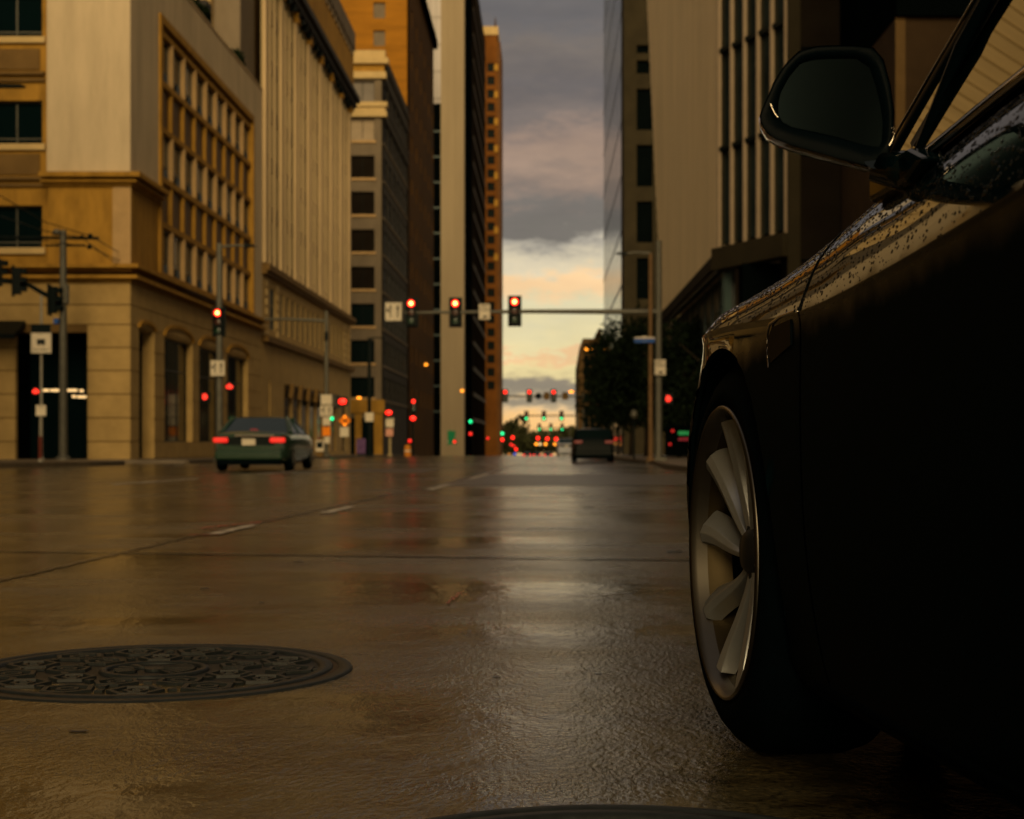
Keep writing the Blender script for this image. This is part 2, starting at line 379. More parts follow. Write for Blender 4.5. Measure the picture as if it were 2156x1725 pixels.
# manhole covers
IRON = mat('wet_cast_iron', (.004,.008,.009), .5, .5, 40, .0015, 160, spec=.15)
IRONL = mat('worn_cast_iron', (.017,.021,.022), .5, .5, 30, .0012, 140, spec=.2)
IRONR = mat('rusty_grit', (.055,.032,.010), .55, .6, 50, .002, 120)
def manhole(cx, cy, R, label, full=True):
    z = G(cy); t_ = thing('manhole_cover', label, 'manhole cover', (cx, cy, z))
    local('frame', MB().lathe([(R,.0005),(R*.992,.0055),(R*.985,.006),(R*.93,.006),(R*.925,.002)], 96), IRONL, t_)
    local('rust_rim', MB().lathe([(R*.925,.003),(R*.90,.004)], 96), IRONR, t_)
    local('cover', MB().lathe([(0,.0012),(R*.90,.0012)], 96), IRON, t_)
    local('outer_ring', MB().lathe([(R*.90,.0012),(R*.895,.0075),(R*.835,.008),(R*.825,.0012)], 96), IRONL, t_)
    if not full: return t_
    def ngon(n, r_, rot=0, sx=1): return [(r_*math.cos(2*PI*i/n+rot)*sx, r_*math.sin(2*PI*i/n+rot)) for i in range(n)]
    def ringmesh(n, ro, ri, h, sx):
        o = ngon(n, ro, PI/n, sx); i_ = ngon(n, ri, PI/n, sx); vs = [(x, y, h*.52) for x, y in o]+[(x, y, h*.52) for x, y in i_]+[(x*1.03, y*1.03, .0012) for x, y in o]+[(x*.95, y*.95, .0012) for x, y in i_]
        fs = []
        for k in range(n):
            k2 = (k+1) % n; fs += [(k, k2, n+k2, n+k), (2*n+k, 2*n+k2, k2, k), (n+k, n+k2, 3*n+k2, 3*n+k)]
        return MB().add(vs, fs)
    hexo = ringmesh(6, R*.132, R*.104, .015, 1).mesh('hexagon_boss', IRONL)
    hexi = ringmesh(6, R*.058, R*.036, .014, 1).mesh('hexagon_core', IRONL)
    barm = MB().box(-R*.02, R*.02, -R*.018, R*.018, .0012, .0072).mesh('link_bar', IRONL)
    for ring, (rr, n) in enumerate([(.69, 13), (.435, 9)]):
        for k in range(n):
            a = 2*PI*(k+.5*ring)/n; sc = 1.0 if ring == 0 else .86
            h = local('hexagon_boss', hexo, None, t_); h.location = (rr*R*math.cos(a), rr*R*math.sin(a), 0); h.rotation_euler = (0,0,a); h.scale = (sc, sc, 1)
            c_ = local('hexagon_core', hexi, None, h)
            b_ = local('link_bar', barm, None, t_); a2 = a+PI/n; b_.location = (rr*R*math.cos(a2), rr*R*math.sin(a2), 0); b_.rotation_euler = (0,0,a2+PI/2)
            b3 = local('link_bar', barm, None, t_); b3.location = ((rr+.137)*R*math.cos(a), (rr+.137)*R*math.sin(a), 0); b3.rotation_euler = (0,0,a)
    local('inner_ring', MB().lathe([(R*.275,.0012),(R*.272,.0075),(R*.235,.008),(R*.232,.0012)], 64), IRONL, t_)
    em = MB()
    for k in range(9):                       # worn emblem: a fan of raised blades on a disc
        a = -.9+k*.22; p = [(R*.05*math.cos(a), R*.05*math.sin(a)), (R*.20*math.cos(a-.06), R*.20*math.sin(a-.06)), (R*.21*math.cos(a+.07), R*.21*math.sin(a+.07))]
        em.prism(p, .0012, .0078)
    em.prism(ngon(24, R*.05), .0012, .0076)
    for k in range(4):
        a = 2.4+k*.45; p = [(R*.09*math.cos(a), R*.09*math.sin(a)), (R*.20*math.cos(a-.12), R*.20*math.sin(a-.12)), (R*.20*math.cos(a+.10), R*.20*math.sin(a+.10)), (R*.11*math.cos(a+.2), R*.11*math.sin(a+.2))]
        em.prism(p, .0012, .0076)
    local('emblem', em, IRONL, t_)
    return t_
manhole(-.925, 3.70, .465, 'large round iron manhole cover with raised hexagon pattern in wet road, lower left')
manhole(.085, 1.86, .415, 'round iron manhole cover cut off by bottom edge of photo, only its rim showing', False)

# pebbles and scraps lying on the road
chip = MB()
for x_, y_, s_ in ((1046,1428,.012),(798,1047,.06),(1240,1071,.06),(550,1270,.012),(165,1542,.02),(1420,1164,.05),(628,1185,.03),(1260,1420,.010),(430,1241,.02)):
    Z = 1716/(y_-951); X = XX(x_, Z); g_ = MB().sphere((X, Z, G(Z)+s_*.12), s_, 8, 4, (1,.6,.07)); chip.add(g_.v, g_.f)
stuff(chip.build('road_debris', TAR)); 

# ------------------------------------------------------------------ facade kit
WINM = {}
def window_mesh(w, h, nm, fm, gm, trans=None, fr=.07):
    key = (round(w,2), round(h,2), nm, fm.name, gm.name, trans)
    if key not in WINM:
        f_ = MB(); f_.box(0, fr, 0, .10, 0, h).box(w-fr, w, 0, .10, 0, h).box(fr, w-fr, 0, .10, 0, fr).box(fr, w-fr, 0, .10, h-fr, h)
        for k in range(1, nm): x = w*k/nm; f_.box(x-fr*.5, x+fr*.5, .01, .09, fr, h-fr)
        if trans: z = h*trans; f_.box(fr, w-fr, .02, .08, z-fr*.4, z+fr*.4)
        p = MB().box(fr*.5, w-fr*.5, .045, .055, fr*.5, h-fr*.5)
        WINM[key] = (f_.mesh('window', fm), p.mesh('pane', gm))
    return WINM[key]
def facade(root, ox, oy, rz, cols, rows, width, z0, z1, wm, th=.35, fm=None, gm=None, nm=2, trans=None, sill=None, wins=True, glassf=None, zb=0):
    """local x along the wall, local y inward"""
    mb = MB(); us = [0]+[u for c in cols for u in c]+[width]
    for i in range(0, len(us), 2):
        if us[i+1] > us[i]+.001: mb.box(us[i], us[i+1], 0, th, z0, z1)
    vs_ = [z0]+[v for r_ in rows for v in r_]+[z1]
    for c in cols:
        for i in range(0, len(vs_), 2):
            if vs_[i+1] > vs_[i]+.001: mb.box(c[0], c[1], .002, th, vs_[i], vs_[i+1])
    mb.build('wall', wm, root, (ox, oy, 0), rz)
    ca, sa = math.cos(rz), math.sin(rz)
    def wp(u, d, z): return (ox+u*ca-d*sa, oy+u*sa+d*ca, z)
    if wins:
        for c in cols:
            for ri, r_ in enumerate(rows):
                g_ = glassf(c, ri) if glassf else gm
                fme, pme = window_mesh(c[1]-c[0], r_[1]-r_[0], nm, fm, g_, trans)
                w_ = obj('window', fme, root, wp(c[0], th*.6, r_[0]), rz)
                p_ = bpy.data.objects.new('pane', pme); COL.objects.link(p_); p_.parent = w_
                if sill:
                    key = ('sill', round(c[1]-c[0],2), sill.name)
                    if key not in WINM: WINM[key] = MB().box(-.18, c[1]-c[0]+.18, -.18, .2, -.32, -.02).mesh('window_sill', sill)
                    s_ = bpy.data.objects.new('window_sill', WINM[key]); COL.objects.link(s_); s_.parent = w_; s_.location = (0, -th*.6, 0)
    return wp
def core(root, x0, x1, y0, y1, z0, z1, m=GLASS2, name='core'): return MB().box(x0, x1, y0, y1, z0, z1).build(name, m, root)
R90 = PI/2

# ------------------------------------------------------------------ building A (corner building, left)
XA = -19.9
A = thing('corner_building', 'tan corner building with white upper block, recessed grid of windows and arched ground floor', 'building', (XA, 75, G(75)))
core(A, -60, XA-.9, 77.6, 109.75, -4, 24.3, STONE_D)
# front: white block above, stone below
MB().box(-23.9, XA, 75.0, 77.5, 13.35, 27.5).build('upper_block', STUCCO, A)
MB().box(-23.85, XA-.03, 75.05, 77.5, 9.0, 12.75).build('stone_front', STONE, A)
MB().box(-20.75, XA+.02, 75.0, 75.045, 9.0, 12.7).build('corner_strip', FIN, A)
c_ = MB(); 
for (zz0, zz1, pr) in ((12.75,12.90,.10),(12.90,13.00,.38),(13.02,13.10,.10),(13.12,13.35,.60)): c_.box(-24.1, XA+pr, 75-pr, 77.4, zz0, zz1); c_.box(XA-.3, XA+pr, 77.4, 80.45, zz0, zz1)
c_.build('upper_cornice', STONE, A)
# street side upper wall around the recessed frame
sw = MB(); th = .9
sw.box(2.505, 5.5, 0, th, 13.35, 27.5).box(5.5, 31.3, 0, th, 22.55, 25.1).box(31.3, 34.8, 0, th, 9.0, 25.1)
sw.build('stucco_wall', STUCCO, A, (XA, 75, 0), R90)
MB().box(2.505, 5.48, .03, th, 9.0, 12.75).build('stone_side', STONE, A, (XA, 75, 0), R90)
MB().box(34.5, 34.8, -.02, .1, 25.1, 25.3).box(2.4, 34.8, -.05, .6, 25.1, 25.22).build('parapet_cap', LIME, A, (XA, 75, 0), R90)
fr = MB(); fr.box(5.5, 5.95, -.12, .6, 9.2, 22.55).box(30.95, 31.3, -.12, .6, 9.2, 22.55).box(5.95, 30.95, -.12, .6, 22.15, 22.55)
fr.build('grid_frame', STONE, A, (XA, 75, 0), R90)
pitch = (30.95-5.95)/9
finu = MB().box(-.12, .12, .02, .30, 0, 2.3).mesh('window_fin', FIN); find = MB().box(-.15, .15, .06, .30, 0, 2.4).mesh('spandrel_fin', STONE)
spn = MB().box(0, pitch-.28, .26, .5, 0, 2.35).mesh('spandrel_panel', SPAN)
lint = MB().box(0, pitch-.28, .10, .35, 0, .22).mesh('window_hood', STONE_D)
def putA(me, u, z, name): return obj(name, me, A, (XA, 75+u, z), R90)
for k, (w0, w1) in enumerate(((9.35,11.7),(14.35,16.65),(19.35,21.65))):
    for i in range(9):
        u = 5.95+pitch*i+.14
        fme, pme = window_mesh(pitch-.28, w1-w0, 2, GALV, OLIVE if (i+k) % 3 == 1 else GLASS, .30)
        w_ = obj('window', fme, A, (XA-.27, 75+u, w0), R90); p_ = bpy.data.objects.new('pane', pme); COL.objects.link(p_); p_.parent = w_
        # air conditioner unit low in each window
        ac = MB().box(pitch*.30, pitch*.62, -.17, .04, .02, .45).mesh('air_conditioner', BLACKM) if ('ac' not in WINM) else WINM['ac']; WINM['ac'] = ac
        a_ = bpy.data.objects.new('air_conditioner', ac); COL.objects.link(a_); a_.parent = w_
        if k < 2: putA(spn, u, w1+.32, 'spandrel_panel')
        if i > 0:
            putA(finu, u-.14, w0, 'window_fin')
            if k < 2: putA(find, u-.14, w1+.32, 'spandrel_fin')
    MB().box(5.95, 30.95, .05, .5, w1, w1+.30).build('grid_band', STONE, A, (XA, 75, 0), R90)
    if k > 0: MB().box(5.95, 30.95, .03, .5, w0-.32, w0-.02).build('grid_band', STONE, A, (XA, 75, 0), R90)
MB().box(5.5, 31.3, .01, .8, 9.0, 9.33).build('grid_sill', STONE, A, (XA, 75, 0), R90)
# lower cornice running round
c_ = MB()
for (zz0, zz1, pr) in ((8.15,8.24,.06),(8.30,8.46,.42),(8.66,8.74,.06),(8.80,8.98,.50)):
    c_.box(-60, XA+pr, 75-pr, 75.3, zz0, zz1); c_.box(XA-.3, XA+pr, 75.3, 109.75, zz0, zz1)
c_.build('lower_cornice', STONE, A)
# ground floor: coursed stone around the openings
zb = G(75)+.13
op_f = [(-25.4, -21.95, 5.75)]                      # front opening (x0, x1, top)
op_s = [(1.6, 4.6, 6.05, zb), (6.7, 13.2, 6.0, .45), (14.9, 21.2, 6.0, .45), (22.8, 29.6, 6.0, .45)]
joints = [zb, .55, 1.68, 2.82, 3.95, 5.05, 6.15, 7.1, 8.15]
for i in range(len(joints)-1):
    a, b = joints[i], joints[i+1]-.055
    segs = [(-60.0, op_f[0][0]), (op_f[0][1], XA)] if a < op_f[0][2]-.3 else [(-60.0, XA)]
    for s0, s1 in segs: MB().box(s0, s1, 75, 75.3, a, b).build('stone_course', STONE_G, A)
    cur = .301; 
    for u0, u1, top, bot in op_s:
        if a < top-.2 and b > bot+.3:
            if u0 > cur: MB().box(cur, u0, 0, .5, a, b).build('stone_course', STONE_G, A, (XA, 75, 0), R90)
            cur = u1
    MB().box(cur, 34.75, 0, .5, a, b).build('stone_course', STONE_G, A, (XA, 75, 0), R90)
MB().box(-60, op_f[0][0]-.03, 75.05, 75.29, -2, 8.2).box(op_f[0][1]+.03, XA-.04, 75.05, 75.29, -2, 8.2).box(op_f[0][0]-.03, op_f[0][1]+.03, 75.06, 75.28, 5.75, 8.19).build('mortar_backing', STONE_D, A)
bk = MB(); cur = .35
for u0, u1, top, bot in op_s:
    bk.box(cur+.03, u0-.03, .04, 1.2, -2, 8.2); bk.box(u0-.03, u1+.03, .05, 1.2, top, 8.19)
    if bot > .4: bk.box(u0-.02, u1+.02, .02, 1.2, -2, bot)
    cur = u1
bk.box(cur+.03, 34.8, .04, 1.2, -2, 8.2); bk.build('pier_backing', STONE_G, A, (XA, 75, 0), R90)
for u0, u1, top, bot in op_s:                         # reveals are pale stone, glass is set deep
    arch = MB(); n = 14; w2 = (u1-u0)/2+.22; hgt = .75 if u1-u0 > 4 else .45; uc = (u0+u1)/2
    o_ = [(uc+w2*math.cos(PI-PI*i/n), top+.05+hgt*math.sin(PI*i/n)) for i in range(n+1)]; i_ = [(uc+(w2-.28)*math.cos(PI-PI*i/n), top+.05+(hgt-.2)*math.sin(PI*i/n)) for i in range(n+1)]
    for k in range(n):
        arch.prism([o_[k], o_[k+1], i_[k+1], i_[k]], -.12, .03, 'y')
    arch.build('arch_moulding', STONE, A, (XA, 75, 0), R90)
    fme, pme = window_mesh(u1-u0, top-bot, 3 if u1-u0 > 4 else 1, BLACKM, GLASS, .7, .09)
    w_ = obj('shop_window', fme, A, (XA-(.35 if u1-u0 > 4 else .62), 75+u0, bot), R90); p_ = bpy.data.objects.new('pane', pme); COL.objects.link(p_); p_.parent = w_
MB().box(-25.5, -21.8, 77.3, 77.5, -1, 5.9).build('entrance_glass', GLASS, A)
MB().box(-21.92, -21.6, 75.31, 77.3, -1, 5.75).build('entrance_reveal', BLACKST, A); MB().box(-25.7, -25.43, 75.31, 77.3, -1, 5.75).build('entrance_reveal', BLACKST, A)
tb = MB(); 
for x0_, x1_, y_ in ((91,103,822),(106,130,822),(140,163,822),(168,176,823),(152,160,835),(163,182,836)):
    a_, b_ = P(x0_, y_-2.5, 76.8), P(x1_, y_+2.5, 76.8); tb.box(a_.x, b_.x, 76.75, 76.8, b_.z, a_.z)
tb.build('ceiling_tube', E_WARM, A)
# recessed left wing with big windows
Wg = thing('recessed_wing', 'gold stone wing with wide dark windows set back left of the white block', 'building', (-24, 76.2, G(76)))
core(Wg, -60, -24.0, 77.0, 77.5, 9, 30.9, STONE_D)
colsW = [(60-27.15-.0-4.9*k-0, 60-24.5-4.9*k) for k in (6,5,4,3,2,1,0)]
wpf = facade(Wg, -60, 76.2, 0, colsW, [(9.95,12.0),(15.0,17.1),(20.2,22.3),(25.3,27.4)], 35.95, 9.0, 31, STONE, .5, GALV, GLASS, 2, .14, TERRA)
for z_ in (12.9, 18.0, 23.0):
    mbn = MB().box(-60, -24.35, 76.05, 76.2, z_, z_+.16).box(-60, -24.35, 75.95, 76.2, z_+.32, z_+.48); mbn.build('string_course', STONE_D, Wg)
for z_ in (13.5, 18.6):
    for u0, u1 in colsW: MB().box(u0-60+.1, u1-60-.1, 76.12, 76.2, z_, z_+1.0).build('wall_panel', BROWNP if False else STONE_D, Wg)
aw = MB().prism([(75.0,6.3),(73.4,5.55),(73.4,5.35),(75.0,6.0)], -30, -24.9, 'x').build('awning', BLACKM, A)

# ------------------------------------------------------------------ building B (long limestone block)
B = thing('limestone_block', 'long pale limestone office block with tall pilasters and black eave above them', 'building', (XA, 109.8, G(110)))
core(B, -60, XA-.85, 109.85, 159.3, -4, 35, STONE_D)
colsB = []; 
u = .9
npl = []
for k in range(8):
    npl.append(u-.35)
    if k < 7:
        for j in range(3): colsB.append((u+.42+j*1.9, u+.42+j*1.9+1.25))
    u += 6.72
rowsB = [(14.0+3.55*k, 14.0+3.55*k+2.55) for k in range(6)]
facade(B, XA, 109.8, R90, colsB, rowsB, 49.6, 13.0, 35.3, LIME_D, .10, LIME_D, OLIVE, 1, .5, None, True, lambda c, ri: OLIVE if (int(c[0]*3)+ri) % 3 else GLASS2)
pm = MB().box(-.42, .42, -.24, .0, 13.1, 33.5).mesh('pilaster', LIME)
pm2 = MB().box(-.12, .12, -.14, .0, 13.1, 33.3).mesh('mullion_shaft', LIME)
capm = MB().box(-.5, .5, -.40, 0, 33.5, 34.3).mesh('capital', STONE)
for k, u in enumerate(npl):
    obj('pilaster', pm, B, (XA, 109.8+u, 0), R90); obj('capital', capm, B, (XA, 109.8+u, 0), R90)
    if k < 7:
        for j in (1, 2): obj('mullion_shaft', pm2, B, (XA, 109.8+u+.6+j*1.9-.33, 0), R90)
MB().box(-.3, 49.9, -.6, .2, 34.45, 34.95).box(-.3, 49.9, -.95, .2, 34.95, 35.5).build('eave', EAVE, B, (XA, 109.8, 0), R90)
br = MB().box(-.12, .12, -.5, -.02, 33.9, 34.43).mesh('eave_bracket', BLACKM)
for k in range(24): obj('eave_bracket', br, B, (XA, 109.8+1.5+2.05*k, 0), R90)
MB().box(0, 49.6, -.3, .3, 35.6, 40.2).build('attic_wall', STONE, B, (XA, 109.8, 0), R90)
MB().box(0, 49.6, -.5, .3, 40.2, 42.0).build('parapet', GREYST, B, (XA, 109.8, 0), R90)
st_ = MB().box(0, 1.0, -.42, -.3, 39.5, 40.2).mesh('parapet_tooth', GREYST)
for k in range(24): obj('parapet_tooth', st_, B, (XA, 109.8+.6+2.05*k, 0), R90)
MB().box(-.1, 49.8, -.55, .1, 12.55, 13.0).box(-.1, 49.8, -.35, .1, 12.3, 12.55).build('belt_cornice', STONE_D, B, (XA, 109.8, 0), R90)
colsB2 = [(3.0, 5.4)] + [(7.6+2.7*k, 7.6+2.7*k+1.35) for k in range(14)] + [(45.8, 47.2)]
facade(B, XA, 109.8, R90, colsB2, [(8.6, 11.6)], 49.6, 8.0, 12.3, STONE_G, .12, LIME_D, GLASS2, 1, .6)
q = MB().box(0, .8, -.07, 0, 0, .45).mesh('quoin', TERRA)
for k in range(6):
    for u in (1.4, 5.9, 44.6, 48.2): obj('quoin', q, B, (XA, 109.8+u, 8.2+.68*k), R90)
MB().box(0, 49.6, -.45, .1, 7.55, 7.98).build('ground_cornice', STONE_D, B, (XA, 109.8, 0), R90)
colsB3 = [(2.6,3.3)] + [(9.2+4.3*k, 9.2+4.3*k+3.5) for k in range(7)] + [(42.6, 46.2)]
facade(B, XA, 109.8, R90, colsB3, [(G(130)+.4, 4.9)], 49.6, -3, 7.5, STONE_G, .14, STONE_D, GLASS, 1, .66)
cone = MB().prism([(0,0),(1.3,0),(1.1,1.1),(.9,1.1)], -.3, 0, 'y').mesh('wall_lantern', STONE_D)
for k in range(7): obj('shop_awning', cone, B, (XA, 109.8+8.9+4.3*k+2.3, 3.9), R90)
MB().box(25.0, 35.0, -.9, -.7, 3.6, 4.75).build('sign_board', BLACKM, B, (XA, 109.8, 0), R90)
tm = text_mesh('BOLK..', 1.35, mat('sign_letters', (.35,.30,.18), .6, 0)); o = obj('lettering', tm, B, (XA+.93, 109.8+30, 4.15), R90); o.scale = (1.3,1,1)
# plain stepped building behind A / B with pale brick
TB = thing('pale_brick_tower', 'pale yellow brick tower rising behind the corner building', 'building', (-30, 104, 0))
PBR = mat('pale_brick', (.55,.40,.19), .9, .18, .5, stretch=(.2,.2,3), bump=.01, bscale=2)
MB().box(-46, -22.2, 103.5, 109.6, 24, 75).build('wall', PBR, TB)
for k in range(40):
    pass
lay = MB()
for k in range(44): lay.box(-46, -22.15, 103.44, 103.5, 25.2+1.1*k, 25.2+1.1*k+.10)
stuff(lay.build('brick_band', mat('pale_brick_joint', (.38,.26,.10), .9, .2, 1), TB))
MB().box(-22.15, -20.4, 104.5, 109.6, 24, 75).build('corner_pier', GREYST, TB)
sh = thing('roof_plant', 'dark leafy shrubs spilling over the flat roof edge of the corner building', 'shrub', (-21.4, 98, 25.2))
def leaves(n, cx, cy, cz, rx, ry, rz_, s, seed, squash=None):
    rnd = random.Random(seed); mb = MB(); blobs = [(rnd.uniform(-.55,.55), rnd.uniform(-.55,.55), rnd.uniform(-.5,.6), rnd.uniform(.35,.6)) for _ in range(14)]
    for _ in range(n):
        b = rnd.choice(blobs)
        d = Vector((rnd.gauss(0,1), rnd.gauss(0,1), rnd.gauss(0,1))).normalized()*b[3]*rnd.uniform(.55,1.05)
        p = Vector((cx+(b[0]+d.x)*rx, cy+(b[1]+d.y)*ry, cz+(b[2]+d.z)*rz_))
        a = Vector((rnd.gauss(0,1), rnd.gauss(0,1), rnd.gauss(0,1))).normalized(); c = a.cross(Vector((rnd.gauss(0,1), rnd.gauss(0,1), rnd.gauss(0,1)))).normalized()
        ss = s*rnd.uniform(.6,1.4); mb.add([p-a*ss, p+c*ss*.5, p+a*ss, p-c*ss*.5], [(0,1,2,3)])
    return mb
leaves(1500, -20.6, 92, 25.5, .9, 1.6, .9, .16, 3).build('foliage', LEAF, sh); leaves(1200, -20.6, 103, 25.4, .7, 1.8, .8, .16, 4).build('foliage', LEAF, sh)
MB().box(-21.6, -20.4, 94.2, 95.6, 24.9, 27.1).build('vent_box', EAVE, sh)

# ------------------------------------------------------------------ building C (cream corner tower)
ZC = 191
SIDE_DARK = mat('dark_side_wall', (.055,.05,.04), .85, .3, .5)  # side wall and side cornices coloured darker than the front
C_ = thing('terracotta_tower', 'slim grey office tower with cream cornice bands and square windows, beyond second crossing', 'building', (XA, ZC, G(ZC)))
core(C_, -60, XA-.5, ZC+.6, 224.5, -6, 46, BLACKST)
S = F/ZC
winY = [(794,837),(716,764),(639.4,686.4),(561.5,608.6),(483,530),(403.5,451.6),(327.7,374.5),(250,295.7),(170.6,215.6)]
rowsC = [(HH(b, ZC), HH(a, ZC)) for a, b in winY]
x0c, x1c = XX(737, ZC), XX(788.5, ZC)
colsC = [(x0c-4.2*2+60, x1c-4.2*2+60), (x0c-4.2+60, x1c-4.2+60), (x0c+60, x1c+60)]
CURT2 = mat('curtain_grey', (.20,.18,.155), .8, .2, 1)
facade(C_, -60, ZC, 0, colsC, rowsC, 60+XA, -6, 47.0, GREYST, .6, BLACKM, GLASS2, 2, None, FIN, True, lambda c, ri: CURTAIN if ri == 7 else (CURT2 if ri == 8 else (DARKST if ri in (3,5,6,4) else GLASS2)))
for (ya, yb, pr, m_) in ((216,226,.55,TERRA),(226,236,.3,TERRA),(236,247,.5,TERRA),(152,166,.4,TERRA),(136,152,.15,STONE),(124,136,.7,TERRA),(107,124,.3,TERRA)):
    z0, z1 = HH(yb, ZC), HH(ya, ZC); MB().box(-60, XA+pr, ZC-pr, ZC+.9, z0, z1).build('cornice', m_, C_); MB().box(XA-.3, XA+pr*.4, ZC+.905, 224.6, z0, z1).build('side_cornice', SIDE_DARK, C_)
colsC2 = [(1.5+5.3*k, 1.5+5.3*k+4.2) for k in range(6)]
facade(C_, XA, ZC, R90, colsC2, rowsC, 33.5, -6, 47, SIDE_DARK, .16, DARKST, GLASS2, 3, .5)
for (a, b) in rowsC: MB().box(0, 33.5, -.12, 0, a-.55, a-.30).build('string_course', GREYST, C_, (XA, ZC, 0), R90)
# golden base storey
MB().box(-60, XA+.25, ZC-.35, ZC-.01, HH(870, ZC), HH(842, ZC)).build('base_cornice', STONE, C_)
for x0_, x1_ in ((748,762),(788,806)): MB().box(XX(x0_, ZC), XX(x1_, ZC), ZC-.3, ZC-.02, -2, HH(872, ZC)).build('base_pier', STONE, C_)
MB().box(XX(700, ZC), XX(787.5, ZC), ZC-.1, ZC-.03, -2, HH(880, ZC)).build('shop_front', GLASS, C_)

# ------------------------------------------------------------------ D: orange brick tower, E: pale tower, F: cream tower, G: red brick tower
D_ = thing('orange_brick_tower', 'wide orange brick tower standing behind the slim grey one', 'building', (XA, 227, G(227)))
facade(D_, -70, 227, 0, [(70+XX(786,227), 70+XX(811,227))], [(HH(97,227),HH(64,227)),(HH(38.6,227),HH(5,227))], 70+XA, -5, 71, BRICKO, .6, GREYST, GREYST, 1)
colsD = [(4+8.5*k, 4+8.5*k+2.0) for k in range(6)]
facade(D_, XA, 227, R90, colsD, [(6+6.2*k, 6+6.2*k+2.6) for k in range(10)], 50, -6, 71, BRICKD, .25, BRICKD, GLASS2, 1)  # street side in darkened brick, its shade put into the colour
MB().box(-.2, 50.6, -.7, .2, 70.0, 71.4).build('parapet', BLACKST, D_, (XA, 227, 0), R90)
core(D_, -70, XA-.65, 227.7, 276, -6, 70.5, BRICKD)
E_ = thing('dark_teal_block', 'narrow dark teal block squeezed between the brick tower and cream tower', 'building', (-28, 400, G(400)))
MB().box(-50, -24.5, 400, 440, -8, HH(218, 400)).build('wall', BLACKST, E_)
for k in range(12): MB().box(-50, -24.5, 399.9, 400, 8+6.5*k, 8.4+6.5*k).build('floor_band', TEALM, E_)
E2 = thing('pale_glass_tower', 'pale grey gridded tower seen in the gap above the dark teal block', 'building', (-34, 520, G(520)))
MB().box(-70, -25.5, 520, 560, -8, 190).build('wall', PALE, E2)
for k in range(14): MB().box(-70, -25.5, 519.8, 520, 60+9*k, 60.7+9*k).build('floor_band', mat('pale_band', (.33,.31,.29), .7, 0), E2)
for k in range(5): MB().box(-38.5+1.9*k, -38.2+1.9*k, 519.7, 519.8, 60, 190).build('mullion', mat('pale_band', (.33,.31,.29), .7, 0), E2)
ZF = 380
F_ = thing('cream_tower', 'tall smooth cream tower with black side wall facing the street', 'building', (XX(977,ZF), ZF, G(ZF)))
xf0, xf1 = XX(928, ZF), XX(977, ZF)
MB().box(xf0, xf1, ZF, ZF+4, -10, 135).build('front_slab', CREAM, F_)
for x_ in (942, 957): MB().box(XX(x_, ZF), XX(x_+2, ZF), ZF-.15, ZF, -10, 135).build('flute', CREAM, F_)
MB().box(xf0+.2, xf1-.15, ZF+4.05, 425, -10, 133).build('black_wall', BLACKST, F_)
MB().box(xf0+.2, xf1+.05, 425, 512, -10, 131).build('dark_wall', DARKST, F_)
for k in range(18):
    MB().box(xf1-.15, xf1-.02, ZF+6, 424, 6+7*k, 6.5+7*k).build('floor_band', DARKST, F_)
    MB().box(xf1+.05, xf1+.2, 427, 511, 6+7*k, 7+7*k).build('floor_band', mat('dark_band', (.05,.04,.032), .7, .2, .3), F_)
cn = MB().box(XX(915,330), XX(977,330), 330, 331, HH(888,330), HH(868,330)); 
ZG = 560
G_ = thing('red_brick_tower', 'distant slender red brick tower with columns of small windows and cream crown', 'building', (XX(1040,ZG), ZG, G(ZG)))
xg1 = XX(1046.5, ZG); xg0 = xg1-14
wx0, wx1 = XX(1025.8, ZG)-xg0, XX(1041.5, ZG)-xg0
rowsG = [(HH(131+27.9*k+20, ZG)+0, HH(131+27.9*k+2, ZG)) for k in range(24, -1, -1)]
facade(G_, xg0, ZG, 0, [(wx0-6.2, wx1-6.2), (wx0, wx1)], rowsG, 14, -12, HH(74,ZG), BRICKR, .8, BRICKD, GLASS2, 2)
MB().box(xg1-.01, xg1+1.2, ZG+.01, ZG+30, -12, HH(88,ZG)).build('side_wall', mat('brown_brick', (.13,.06,.02), .9, .3, .2), G_)
MB().box(xg0, xg1+.4, ZG-.4, ZG+20, HH(74,ZG)+.01, HH(56,ZG)).build('crown', TERRA, G_)
core(G_, xg0+.2, xg1-.1, ZG+.9, ZG+30, -12, HH(80,ZG), BLACKST)
MB().tube([(xg1-.6, ZG, HH(60,ZG)), (xg1-.6, ZG, HH(37,ZG))], [.5,.15], 6).build('mast', BRICKD, G_)
bal = MB().box(0, 1.3, -.6, 0, 0, 2.4).mesh('balcony', STONE)
for k in range(8): obj('balcony', bal, G_, (xg1-1.0, ZG-.0, HH(150+57*k, ZG)), 0)

# ------------------------------------------------------------------ right side
# ribbed tower
XR = 8.78
Rb = thing('ribbed_tower', 'beige tower with finely ribbed concrete wall overhanging a dark glazed ground floor', 'building', (XR, 80, G(80)))
zr0 = 10.27
prof = [(80.0, zr0), (119.7, zr0), (136.7, 39.0), (146, 56), (80.0, 56)]
MB().prism(prof, XR+.12, XR+14, 'x').build('tower_wall', RIB, Rb)
rb = MB(); y = 80.25
while y < 143:
    zt = 56; z0_ = zr0 if y < 119.7 else zr0+(y-119.7)*(39-zr0)/17
    rb.box(XR, XR+.12, y, y+.30, z0_+.02, zt); y += .62
stuff(rb.build('ribs', mat('rib_concrete', (.60,.48,.30), .85, .15, .3, stretch=(1,1,.3)), Rb))
